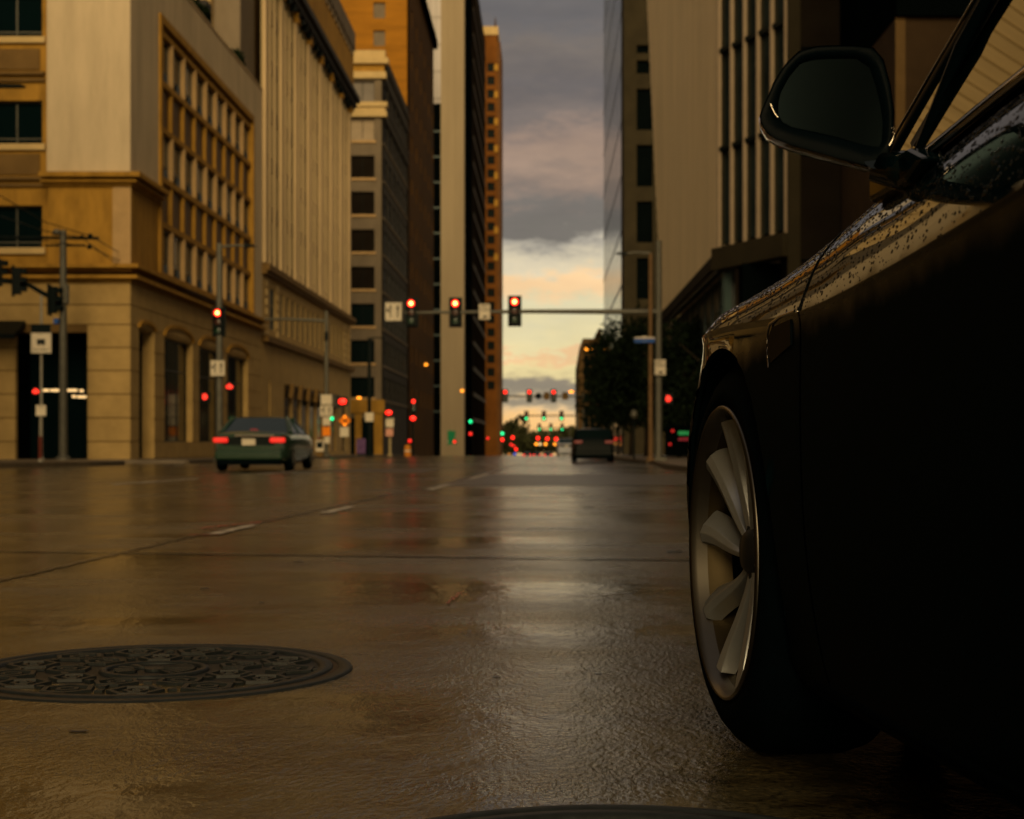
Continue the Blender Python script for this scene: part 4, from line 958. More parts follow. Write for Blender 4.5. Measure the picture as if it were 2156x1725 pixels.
# neon shop window behind car
nz_ = thing('neon_shop_sign', 'red and green neon shop window signs low behind the black car', 'sign', P(1425,915,95))
for (x0_, x1_, y0_, y1_, m_) in ((1413,1419,905,910,mat('neon_red', (.05,0,0), .5, 0, emit=(1,.0,.01), estr=.6)),(1428,1452,908,916,mat('neon_green', (0,.05,.02), .5, 0, emit=(0,1,.2), estr=.18)),(1428,1452,922,928,mat('neon_crimson', (.05,0,.0), .5, 0, emit=(1,.0,.06), estr=.15)),(1408,1413,933,938,MATS['neon_red'])):
    a_, b_ = P(x0_, y0_, 95), P(x1_, y1_, 95); MB().box(a_.x, b_.x, 94.9, 95, b_.z, a_.z).build('neon_tube', m_, nz_)
MB().box(XX(1400,95.2), XX(1470,95.2), 95.1, 95.3, HH(960,95.2), HH(895,95.2)).build('backing', BLACKST, nz_)
ped = thing('signal_post', 'thin dark post with small light head between tree and lamp pole', 'pole', (XX(1335,75), 75, G(75)+.13))
MB().tube([(XX(1335,75),75,G(75)+.13),(XX(1335,75),75,HH(880,75))], .05, 8).build('shaft', BLACKM, ped); MB().lathe([(.0,.45),(.12,.4),(.2,.2),(.14,0),(0,0)], 10, c=P(1335,882,75)).build('lantern', GALV, ped)

# far signals hung over the street
def far_mast(Z, yarm, x0_, x1_, label, r_=.09):
    t_ = thing('signal_mast', label, 'signal mast', (XX(x1_,Z), Z, G(Z)))
    MB().tube([P(x0_,yarm,Z), P(x1_,yarm,Z)], r_, 6).build('mast_arm', GALV if Z < 180 else GALVO, t_)
    MB().tube([P(x1_,yarm-6,Z), (XX(x1_,Z), Z, G(Z))], r_*1.2, 6).build('mast_pole', GALV, t_)
    return t_
far_mast(158, 834.6, 1056, 1228, 'second mast arm down the street holding three red signals')
for i, x_ in enumerate((1063.7, 1114.5, 1165.6)):
    signal(x_, 833.5, 157.6, 'R', ['left','middle','right'][i]+' one of three red signals on the second mast arm', 0, 'red signals on the second mast arm', 1.0, True)
for x_, m_, lab in ((1133.5,BLACKM,'round dark back of a sign on the second mast arm'),(1151,STONE_D,'brown square sign on the second mast arm, left one'),(1190,STONE_D,'brown square sign on the second mast arm, right one')):
    t_ = thing('road_sign', lab, 'sign', P(x_, 834, 157.4)); local('plate', (MB().lathe([(0,0),(.33,0),(.33,.03)], 16, 'y') if m_ is BLACKM else MB().box(-.30,.30,0,.03,-.38,.38)), m_, t_)
far_mast(211, 875.5, 1100, 1215, 'third mast arm down the street holding three green signals', .10)
for i, x_ in enumerate((1108.4, 1145.3, 1182.4)):
    signal(x_, 875.6, 210.6, 'G', ['left','middle','right'][i]+' one of three green signals on the third mast arm', 0, 'green signals on the third mast arm', 1.0, True)
far_mast(297, 901, 1128, 1200, 'fourth mast arm, far off, holding three green signals', .10)
for i, x_ in enumerate((1135.6, 1159.8, 1183.6)):
    signal(x_, 899.6, 296.6, 'G', ['left','middle','right'][i]+' one of three small green signals on the fourth mast arm', 0, 'green signals on the fourth mast arm', 1.1, True)
for i, (x_, y_) in enumerate(((1132.5,923),(1152.3,924),(1171,924.6))):
    lampdot(x_, y_, 506, .50, E_RED, ['left','middle','right'][i]+' one of three tiny red signals near the street end', 'far_signal', 'traffic light', 'tiny red signals near the street end')
for i, (x_, m_) in enumerate(((1129,E_ORG),(1137,E_WARM),(1148.8,E_ORG),(1168.4,E_ORG))):
    lampdot(x_, 935.3, 560, .50, m_, ['first','brightest, second','third','fourth'][i]+' from left of the tiny orange lamps at the street end', 'far_signal', 'traffic light', 'tiny orange lamps at the street end')
more = [(1057.7,912.9,300,.28,E_GRN,'small green lamp at the foot of the red brick tower right edge'),(1057.7,926,300,.28,E_RED,'small red lamp below that green lamp'),(1079.4,921.6,320,.30,E_RED,'small red lamp left of the street trees'),
 (1076,936,330,.26,E_RED2,'left lamp of a low red pair at the street end'),(1081,939,330,.24,E_RED2,'right lamp of a low red pair at the street end'),(1086.6,946,330,.26,E_RED,'low red lamp near the blue light'),
 (1084,956,330,.28,mat('lamp_blue', (0,0,.02), .4, 0, emit=(.02,.12,1), estr=.7),'tiny blue light at road level at the street end'),(1072,956.6,330,.26,mat('lamp_dullorange', (.02,0,0), .4, 0, emit=(1,.3,.02), estr=.7),'tiny dull orange light at road level at the street end'),
 (1255,906,150,.16,E_RED2,'small red lamp just above the dark SUV'),(1287,923.8,120,.13,E_RED2,'small red lamp right of the dark SUV'),(1287,935,120,.12,E_ORG,'small orange lamp right of the dark SUV')]
for x_, y_, Z_, r_, m_, lab in more: lampdot(x_, y_, Z_, r_, m_, lab, 'small_lamp', 'lamp')

# ------------------------------------------------------------------ cars in the street
TYRE = mat('tyre', (.0018,.0045,.006), .75, .3, 20, spec=.01)
def smooth_profile(pts, x):
    for i in range(len(pts)-1):
        if x <= pts[i+1][0]:
            a, b = pts[i], pts[i+1]; t_ = (x-a[0])/(b[0]-a[0]); t_ = t_*t_*(3-2*t_); return a[1]+(b[1]-a[1])*t_
    return pts[-1][1]
def street_car(x, y, W, Lc, H, paint, label, glassm, suv=False, lights=E_TAIL, grp=None, chrome=False, cat='car', simple=False, plate=True, name='sedan', detail=True):
    """rear faces the camera; origin under the rear bumper"""
    t_ = thing(name, label, cat, (x, y, G(y)), 0, grp); hw = W/2
    deck = [(0,.62*H if suv else .655*H),(.08,.70*H if suv else .685*H),(.5,.72*H if suv else .70*H),(Lc*.55,.70*H),(Lc*.78,.69*H),(Lc*.95,.60*H),(Lc,.48*H)]
    mb = MB(); secs = []; n = 18
    st = [0,.03,.10,.25,.6,1.0,1.5,2.0,2.6,3.2,3.8,Lc-.4,Lc-.15,Lc-.04,Lc]
    for s_ in st:
        top = smooth_profile(deck, s_); e = min(s_, Lc-s_); tap = 1-.16*math.exp(-e*5) - (.04*math.exp(-e*1.2))
        w = hw*tap; z0 = .20+.10*math.exp(-e*6); row = []
        pr = [(.0,z0),(.80,z0),(.93,z0+.06),(.985,z0+.18),(1.0,.42*H),(.985,.52*H),(.955,top-.06),(.90,top-.02),(.6,top+.015),(0,top+.03)]
        for k, z in pr: row.append((w*k, s_, z))
        secs.append(row+[(-p[0], p[1], p[2]) for p in row[::-1][1:-0 or None]][:-1])
    m_ = len(secs[0]); vs = [p for r_ in secs for p in r_]; fs = []
    for i in range(len(secs)-1):
        for k in range(m_): fs.append((i*m_+k, i*m_+(k+1)%m_, (i+1)*m_+(k+1)%m_, (i+1)*m_+k))
    mb.add(vs, fs, True); mb.add(secs[0], [list(range(m_))]); mb.add(secs[-1], [list(range(m_))[::-1]])
    local('body', mb, paint, t_)
    # greenhouse
    g0, g1 = (.15, 3.4) if suv else (.95, 3.35); r0, r1 = (.55, 2.5) if suv else (1.65, 2.55)
    bz = .69*H; tw = hw*(.69 if not suv else .80); bw = hw*.93
    gv = [(-bw,g0,bz),(bw,g0,bz),(bw,g1,bz),(-bw,g1,bz),(-tw,r0,H*.965),(tw,r0,H*.965),(tw,r1,H*.965),(-tw,r1,H*.965)]
    local('side_glass', MB().add([(v[0]*.995, v[1], v[2]) for v in gv], [(1,2,6,5),(3,0,4,7),(2,3,7,6)]), glassm, t_)
    rg = MB(); nx, nz = 8, 5; vs = []
    for j in range(nz+1):
        for i in range(nx+1):
            u = i/nx*2-1; v = j/nz; w_ = (bw*.88+(tw*.94-bw*.88)*v)
            vs.append((u*w_, g0+(r0-g0)*v-.06*(1-u*u)-.01, bz+.02+(H*.955-bz)*v))
    rg.add(vs, [(j*(nx+1)+i, j*(nx+1)+i+1, (j+1)*(nx+1)+i+1, (j+1)*(nx+1)+i) for j in range(nz) for i in range(nx)], True)
    local('rear_window', rg, glassm, t_)
    rf = MB(); vs = []
    ny = 8
    for j in range(ny+1):
        for i in range(nx+1):
            u = i/nx*2-1; v = j/ny; vs.append((u*tw*1.02, r0-.03+(r1-r0+.06)*v, H*.958+.042*H*(1-u**4)*math.sin(PI*min(1,max(0,v*.9+.08)))**.5))
    rf.add(vs, [(j*(nx+1)+i, j*(nx+1)+i+1, (j+1)*(nx+1)+i+1, (j+1)*(nx+1)+i) for j in range(ny) for i in range(nx)], True)
    local('roof', rf, paint, t_)
    for s_ in (-1, 1):
        local('rear_pillar', MB().tube([(s_*bw*.97,g0-.02,bz-.02),(s_*(bw*.5+tw*.5)*.99,(g0+r0)/2-.02,(bz+H*.965)/2+.02),(s_*tw,r0,H*.965)], [.075,.06,.045], 8), paint, t_)
        local('front_pillar', MB().tube([(s_*bw*.97,g1,bz),(s_*tw,r1,H*.965)], .04, 6), paint, t_)
        local('side_pillar', MB().tube([(s_*bw*.99,(g0+g1)/2,bz),(s_*tw*1.0,(r0+r1)/2,H*.965)], .035, 6), paint, t_)
    for s_ in (-1, 1):
        for yy in (.95, Lc-.95):
            w_ = local('wheel', MB().lathe([(.0,-.10),(.22,-.11),(.31,-.10),(.33,-.06),(.33,.06),(.31,.10),(.22,.11),(.0,.10)], 24, 'x'), TYRE, t_, (s_*(hw-.13), yy, .33))
            local('hub', MB().lathe([(0,s_*.115),(.19,s_*.118),(.20,s_*.105)], 16, 'x'), GALV, w_)
    lz = .56*H if not suv else .60*H
    for s_ in (-1, 1):
        l_ = local('tail_light', MB().box(-.185,.185,-.05,.12,-.062,.062), lights, t_, (s_*(hw*.94-.22), 0, lz), bevel=.03)
    if detail:
        local('brake_light', MB().box(-.10,.10,-.02,.02,-.025,.025), lights, t_, (-.05, g0+.06, bz+.06))
        local('bumper', MB().box(-hw*.86,hw*.86,-.10,.12,.30,.52), paint, t_, bevel=.05)
        if plate: local('licence_plate', MB().box(-.17,.17,-.03,.0,-.08,.08), SIGNW, t_, (0,-.02,lz-.05))
        local('valance', MB().box(-hw*.80,hw*.80,-.05,.3,.17,.31), TYRE, t_, bevel=.03)
        local('underbody', MB().box(-hw*.72,hw*.72,.3,Lc-.3,.17,.30), TYRE, t_)
        local('trunk_recess', MB().box(-hw*.66,hw*.66,-.012,.03,lz-.13,lz+.07), BLACKM, t_)
        if chrome: local('chrome_strip', MB().box(-hw*.35,hw*.66,-.075,.02,lz+.085,lz+.13), mat('chrome', (.8,.75,.65), .12, 0, metal=1), t_, bevel=.01)
    return t_
GREEN = mat('green_paint', (.015,.042,.024), .2, .2, 2, spec=.5)
CARGL = mat('car_window', (.008,.022,.030), .06, 0, spec=.5)
street_car(XX(524,39.3), 39.3, 1.98, 4.9, 1.42, GREEN, 'dark green sedan seen from behind with tail lights lit, in left lane', CARGL, chrome=True)
DARKP = mat('dark_paint', (.002,.005,.005), .25, 0, spec=.08)
street_car(XX(1250,71), 71, 1.95, 4.8, 1.55, DARKP, 'dark SUV seen from behind in shade of the trees on the right', GLASS2, suv=True, lights=mat('dim_tail', (.12,.01,.01), .3, 0, emit=(1,.12,.08), estr=.08), name='suv', plate=False)
street_car(XX(1193,150), 150, 1.9, 5.0, 1.75, mat('white_paint', (.40,.42,.48), .4, 0), 'small white van left of the dark SUV, far down the street', CARGL, suv=True, lights=OFFLENS_R, name='van', cat='van')
for i, (x_, Z, lab) in enumerate(((1110,300,'tiny dark car with red tail lights, left lane far away'),(1154,310,'tiny dark car with red tail lights, centre lane far away'),(1131,345,'tiny dark car furthest down the street'))):
    street_car(XX(x_,Z), Z, 1.8, 4.5, 1.45, DARKP, lab, CARGL, lights=mat('far_tail', (.02,0,0), .4, 0, emit=(1,.012,.01), estr=4), grp='distant cars driving away', detail=False)

# ------------------------------------------------------------------ the black car in the foreground
YAW = math.radians(6.5); FW = Vector((-math.sin(YAW), math.cos(YAW), 0)); RT = Vector((math.cos(YAW), math.sin(YAW), 0))
WC = Vector((.300, 2.71, 0)); WZ = G(2.7)
car = thing('black_car', 'glossy black car in right foreground, wet with raindrops, front wheel and wing mirror in focus', 'car', (WC.x, WC.y, WZ), YAW)
CW = 1.86
# in car space: local x = b (inward to the right), local y = a (forward), z
PAINT = mat('black_paint', (.0010,.0050,.0065), .03, 0, spec=.22)
def dim_lower_body(m):
    """imitates the dark lower body: reflections damped in the paint below a ragged shoulder edge"""
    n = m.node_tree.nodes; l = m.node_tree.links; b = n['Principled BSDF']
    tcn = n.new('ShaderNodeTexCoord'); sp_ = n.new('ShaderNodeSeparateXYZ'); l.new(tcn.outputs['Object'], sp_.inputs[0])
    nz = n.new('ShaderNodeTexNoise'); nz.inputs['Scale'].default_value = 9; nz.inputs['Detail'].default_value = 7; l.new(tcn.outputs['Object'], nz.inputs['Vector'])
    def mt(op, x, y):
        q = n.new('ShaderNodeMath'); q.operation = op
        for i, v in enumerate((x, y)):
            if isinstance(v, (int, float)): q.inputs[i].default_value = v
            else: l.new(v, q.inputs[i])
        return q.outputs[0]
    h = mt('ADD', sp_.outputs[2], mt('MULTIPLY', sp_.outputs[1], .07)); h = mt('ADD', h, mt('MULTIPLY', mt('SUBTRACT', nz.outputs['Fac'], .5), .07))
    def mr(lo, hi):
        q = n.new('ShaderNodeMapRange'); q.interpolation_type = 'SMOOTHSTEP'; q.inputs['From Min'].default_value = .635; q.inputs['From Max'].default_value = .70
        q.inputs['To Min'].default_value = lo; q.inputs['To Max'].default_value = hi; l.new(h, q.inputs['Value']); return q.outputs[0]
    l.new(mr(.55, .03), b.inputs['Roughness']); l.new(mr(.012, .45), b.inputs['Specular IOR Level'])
dim_lower_body(PAINT)  # lower body darkened through the material, standing in for dark reflections
TRIM = mat('black_trim', (.0010,.0030,.0042), .35, 0, spec=.02)
CHROME = mat('bright_trim', (.55,.50,.42), .12, 0, metal=1)
CGLASS = mat('tinted_glass', (.001,.004,.004), .015, 0, spec=.75)
def interp(tab, x):
    if x <= tab[0][0]: return tab[0][1]
    for i in range(len(tab)-1):
        if x <= tab[i+1][0]:
            t_ = (x-tab[i][0])/(tab[i+1][0]-tab[i][0])
            p0 = tab[max(i-1,0)]; p1 = tab[i]; p2 = tab[i+1]; p3 = tab[min(i+2,len(tab)-1)]
            m1 = (p2[1]-p0[1])/(p2[0]-p0[0]) if p2[0] != p0[0] else 0; m2 = (p3[1]-p1[1])/(p3[0]-p1[0]) if p3[0] != p1[0] else 0
            h = p2[0]-p1[0]; t2, t3 = t_*t_, t_*t_*t_
            return (2*t3-3*t2+1)*p1[1]+(t3-2*t2+t_)*h*m1+(-2*t3+3*t2)*p2[1]+(t3-t2)*h*m2
    return tab[-1][1]
ZR = [(-3.85,.90),(-3.5,.96),(-3.0,.99),(-2.4,.985),(-1.8,.95),(-1.12,.898),(-.83,.868),(-.66,.856),(-.517,.838),(-.22,.806),(.05,.790),(.25,.773),(.34,.762),(.44,.735),(.54,.690),(.66,.62),(.78,.545),(.90,.47),(.95,.44)]
ZCR = [(-3.85,.80),(-3.0,.86),(-2.0,.83),(-1.25,.772),(-.85,.738),(-.5,.720),(0,.732),(.25,.722),(.34,.704),(.44,.665),(.54,.61),(.66,.54),(.8,.46),(.95,.40)]
B0 = [(-3.85,.35),(-3.75,.20),(-3.5,.09),(-3.1,.02),(-2.7,0),(-1,0),(0,-.002),(.2,.0),(.37,.016),(.5,.040),(.62,.078),(.74,.135),(.83,.21),(.90,.32),(.94,.46),(.955,.62)]
def prof(a):
    zr, zc, b0 = interp(ZR, a), interp(ZCR, a), interp(B0, a)
    fl = math.exp(-((a)/.42)**2)*.018+math.exp(-((a+2.87)/.42)**2)*.018
    low = [(.078,.150),(.046,.19),(.024-fl*.6,.30),(.012-fl,.42),(.006-fl*.8,.56),(.003, zc-.03),(.000, zc)]
    up_ = [(.001, zc),(.012, zc+(zr-zc)*.28),(.030, zc+(zr-zc)*.62),(.058, zr-.010),(.075, zr+.002),(.105, zr+.010),(.150, zr+.014)]
    k_ = max(0.0, min(1.0, (a-.08)/.42)); k_ = k_*k_*(3-2*k_)*.42
    tm = lambda b, z: (b+b0+k_*max(0.0, z-.50)**1.3, z)
    return [tm(b, z) for b, z in low], [tm(b, z) for b, z in up_]
def resample(pts, n):
    out_ = []
    tab_b = [(i, p[0]) for i, p in enumerate(pts)]; tab_z = [(i, p[1]) for i, p in enumerate(pts)]
    for k in range(n+1):
        x = k*(len(pts)-1)/n; out_.append((interp(tab_b, x), interp(tab_z, x)))
    return out_
def side_pt(a, s):            # s 0..1 lower, 1..2 upper
    lo, up_ = prof(a)
    pts = lo if s <= 1 else up_; x = (s if s <= 1 else s-1)*(len(pts)-1)
    return (interp([(i, p[0]) for i, p in enumerate(pts)], x), interp([(i, p[1]) for i, p in enumerate(pts)], x))
ARCH = .352; AX = (0, -2.87)
def mirb(b, side): return b if side == 0 else CW-b
def side_panel(a0, a1, side, name, m, parts=('lo','up')):
    da = .03; n = max(2, int((a1-a0)/da)); mb = MB()
    for which in parts:
        nn = 26 if which == 'lo' else 16; grid = []
        for i in range(n+1):
            a = a0+(a1-a0)*i/n; pr = prof(a)[0 if which == 'lo' else 1]; grid.append([(b, a, z) for b, z in resample(pr, nn)])
        vid = {}; vs = []; fs = []
        def gv(i, j):
            if (i, j) not in vid:
                b, a, z = grid[i][j]; vid[(i,j)] = len(vs); vs.append([b, a, z])
            return vid[(i,j)]
        keep = []
        for i in range(n):
            for j in range(nn):
                ca = (grid[i][j][1]+grid[i+1][j][1])/2; cz = (grid[i][j][2]+grid[i][j+1][2]+grid[i+1][j][2]+grid[i+1][j+1][2])/4
                if any(math.hypot(ca-ax_, cz-.345) < ARCH for ax_ in AX) and which == 'lo': continue
                keep.append((i, j))
        for i, j in keep: fs.append((gv(i,j), gv(i+1,j), gv(i+1,j+1), gv(i,j+1)))
        if which == 'lo':
            for (i, j), v in vid.items():
                b, a, z = vs[v]
                for ax_ in AX:
                    d = math.hypot(a-ax_, z-.345)
                    if d < ARCH+.022 and z > .17:
                        k = ARCH/d; vs[v][1] = ax_+(a-ax_)*k; vs[v][2] = .345+(z-.345)*k
        V = [(mirb(v[0], side), v[1], v[2]) for v in vs]
        mb.add(V, fs if side == 1 else [f[::-1] for f in fs], True)
    return local(name, mb, m, car)
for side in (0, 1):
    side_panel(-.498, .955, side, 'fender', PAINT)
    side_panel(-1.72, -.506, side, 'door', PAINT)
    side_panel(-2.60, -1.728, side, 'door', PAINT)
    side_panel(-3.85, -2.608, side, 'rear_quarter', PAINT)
    # arch lips and liners
    for ax_ in AX:
        pts = []
        for k in range(25):
            th_ = -.35+ (PI+.7)*k/24; a = ax_+ARCH*math.cos(th_); z = .345+ARCH*math.sin(th_)
            if z < .16: continue
            zz = min(z, .9); lo = prof(a)[0]
            bb = None
            for q_ in range(len(lo)-1):
                if lo[q_][1] <= zz <= lo[q_+1][1]: bb = lo[q_][0]+(lo[q_+1][0]-lo[q_][0])*(zz-lo[q_][1])/(lo[q_+1][1]-lo[q_][1])
            if bb is None: bb = lo[-1][0]
            pts.append((mirb(bb+.006, side), a, z))
        local('arch_lip', MB().tube(pts, .005, 8), TYRE, car)
        li = MB(); n = 24
        for k in range(n):
            a0_, a1_ = -.2+(PI+.4)*k/n, -.2+(PI+.4)*(k+1)/n
            v4 = [(mirb(b_, side), ax_+(ARCH+.004)*math.cos(t2), .345+(ARCH+.004)*math.sin(t2)) for t2, b_ in ((a0_,.02),(a1_,.02),(a1_,.36),(a0_,.36))]
            li.add(v4, [(0,1,2,3)], True)
        li.lathe([(0,mirb(.36,side)),(ARCH+.004,mirb(.36,side))], 24, 'x', (0,ax_,.345))
        local('wheel_liner', li, TYRE, car)
# hood, bumper cap, deck
def cap(a0, a1, name, rise, m, b_in=.152, n=24):
    mb = MB(); vs = []; nx = 16
    for i in range(n+1):
        a = a0+(a1-a0)*i/n; zr = interp(ZR, a)+.0145; b0 = interp(B0, a)+b_in
        for j in range(nx+1):
            u = j/nx; b = b0+(CW-2*b0)*u; vs.append((b, a, zr+rise(a)*math.sin(PI*u)**.8))
    mb.add(vs, [(i*(nx+1)+j, i*(nx+1)+j+1, (i+1)*(nx+1)+j+1, (i+1)*(nx+1)+j) for i in range(n) for j in range(nx)], True)
    return local(name, mb, m, car)
cap(-.50, .94, 'hood', lambda a: .03+.02*max(0, -a), PAINT)
cap(-3.84, -3.3, 'trunk_lid', lambda a: .04, PAINT)
fb = MB(); nb = 30
for (aa, sgn, nm) in ((.955, 1, 'front_bumper'), (-3.85, -1, 'rear_bumper')):
    lo, up_ = prof(aa); pr = resample(lo, 14)+resample(up_, 6); mb = MB(); vs = []; nx = 12
    for b, z in pr:
        for j in range(nx+1):
            u = j/nx; vs.append((b+(CW-2*b)*u, aa+sgn*.03*math.sin(PI*u), z))
    mb.add(vs, [(i*(nx+1)+j, i*(nx+1)+j+1, (i+1)*(nx+1)+j+1, (i+1)*(nx+1)+j) for i in range(len(pr)-1) for j in range(nx)], True); local(nm, mb, PAINT, car)
local('floor_pan', MB().box(.10, CW-.10, -3.4, .35, .17, .24), TYRE, car)
local('cabin_tub', MB().box(.14, CW-.14, -3.2, -.42, .25, .80), TYRE, car)
# greenhouse: side lines
def belt(a): return (interp(B0,a)+.078, interp(ZR,a)+.012)
ROOFL = [(-3.35,.25,1.03),(-3.0,.25,1.20),(-2.6,.255,1.335),(-2.1,.25,1.405),(-1.6,.25,1.41),(-1.3,.235,1.36),(-1.05,.185,1.215),(-.86,.135,1.060),(-.676,.085,.905)]
def roofpt(t_):
    n = len(ROOFL)-1; x = t_*n
    return tuple(interp([(i, p[c]) for i, p in enumerate(ROOFL)], x) for c in range(3))
for side in (0, 1):
    rl = [roofpt(k/60) for k in range(61)]
    local('roof_rail', MB().tube([(mirb(b, side), a, z) for a, b, z in rl], .017, 10), TRIM, car)
    gl_ = MB(); vs = []
    for a, b, z in rl:
        bb, zb_ = belt(a)
        for k in range(25):
            u = k/24; zz = zb_+(z-zb_)*u; h_ = zz-.88; vs.append((mirb(.066+.30*h_+.10*h_*h_, side), a, zz))
    gl_.add(vs, [(i*25+k, (i+1)*25+k, (i+1)*25+k+1, i*25+k+1) for i in range(60) for k in range(24)], True)
    local('side_window', gl_, CGLASS, car)
    # black pillar frame and window surrounds
    pil = MB(); q = [(-.74,.955),(-.86,1.05),(-1.03,1.19),(-1.22,1.31)]
    fp = MB(); outer = [roofpt(1-.02-k*.0155) for k in range(22)]
    vs = []
    for i, (a, b, z) in enumerate(outer):
        bb, zb_ = belt(a-.085); u0 = 1.0
        w = .070+.02*(i/22)
        vs.append((mirb(b-.006, side), a, z)); 
        a2 = a-w*1.0; bb, zb_ = belt(a2); h_ = max(0.0, z-.030-zb_); u = min(1, h_/max(.01, (roofz := interp(sorted([(p[0], p[2]) for p in ROOFL]), a2))-zb_))
        rb_ = interp(sorted([(p[0], p[1]) for p in ROOFL]), a2)
        vs.append((mirb(bb+(rb_-bb)*u-.018, side), a2, zb_+(roofz-zb_)*u))
    fp.add(vs, [(2*i, 2*i+2, 2*i+3, 2*i+1) for i in range(len(outer)-1)], True)
    local('front_pillar', fp, TRIM, car)
    local('pillar_trim', MB().tube([(mirb(b-.014, side), a+.006, z+.014) for a, b, z in [roofpt(1-.003-k*.02) for k in range(18)]], .0022, 6), CHROME, car)
    # slim division bar of the quarter light
    local('division_bar', MB().tube([(mirb(.072, side), -.775, .878), (mirb(.096, side), -.865, 1.005), (mirb(.125, side), -.93, 1.09)], [.010,.009,.006], 8), TRIM, car)
    # belt trim: bright strip
    bt = [(-.70-k*.07) for k in range(40)]
    local('belt_trim', MB().tube([(mirb(belt(a)[0]-.012, side), a, belt(a)[1]+.004) for a in bt], .0065, 8), CHROME, car)
    local('belt_seal', MB().tube([(mirb(belt(a)[0]-.004, side), a, belt(a)[1]+.012) for a in bt], .006, 8), TRIM, car)
    local('centre_pillar', MB().tube([(mirb(.068, side), -1.72, .955), (mirb(.25, side), -1.80, 1.405)], .03, 6), TRIM, car)
    local('sill', MB().tube([(mirb(.065, side), -.42, .185), (mirb(.065, side), -2.45, .185)], .02, 8), TYRE, car)
wsn = 14; vs = []
for k in range(13):
    a, b, z = roofpt(1-.34*k/12)
    for j in range(wsn+1):
        u = j/wsn; vs.append((b+(CW-2*b)*u, a+.10*math.sin(PI*u), z+.0+.03*math.sin(PI*u)))
local('windscreen', MB().add(vs, [(i*(wsn+1)+j, i*(wsn+1)+j+1, (i+1)*(wsn+1)+j+1, (i+1)*(wsn+1)+j) for i in range(12) for j in range(wsn)], True), CGLASS, car)
vs = []
for k in range(31):
    a, b, z = roofpt(.66*k/30)
    for j in range(wsn+1):
        u = j/wsn; vs.append((b+(CW-2*b)*u, a, z+.035*math.sin(PI*u)))
local('roof', MB().add(vs, [(i*(wsn+1)+j, i*(wsn+1)+j+1, (i+1)*(wsn+1)+j+1, (i+1)*(wsn+1)+j) for i in range(30) for j in range(wsn)], True), CGLASS, car)
# side repeater housing on the fender: small chrome-edged camera pod
cz0 = lambda a: interp(ZCR, a)
rp = [(-.488,.722),(-.41,.720),(-.35,.7135),(-.332,.702),(-.326,.688),(-.330,.665),(-.338,.648)]
def sb(a, z):
    lo, up_ = prof(a); L_ = lo+up_[1:]
    for q_ in range(len(L_)-1):
        if L_[q_][1] <= z <= L_[q_+1][1]: return L_[q_][0]+(L_[q_+1][0]-L_[q_][0])*(z-L_[q_][1])/max(1e-6, (L_[q_+1][1]-L_[q_][1]))
    return 0
local('side_repeater', MB().prism([(-.46,.712),(-.36,.708),(-.335,.695),(-.333,.672),(-.35,.655),(-.46,.675)], sb(-.40,.69)-.003, sb(-.40,.69)+.01, 'x'), TRIM, car)
local('repeater_trim', MB().tube([(sb(a,z)-.002, a, z) for a, z in rp], [.0022,.0022,.0022,.002,.0016,.0012,.001], 6), CHROME, car)
# door shut line lip (bright worn edge)
local('shut_line', MB().tube([(side_pt(-.502, s_)[0]+.0005, -.502, side_pt(-.502, s_)[1]) for s_ in [1+.08*k for k in range(13)]], .0026, 6), TRIM, car)

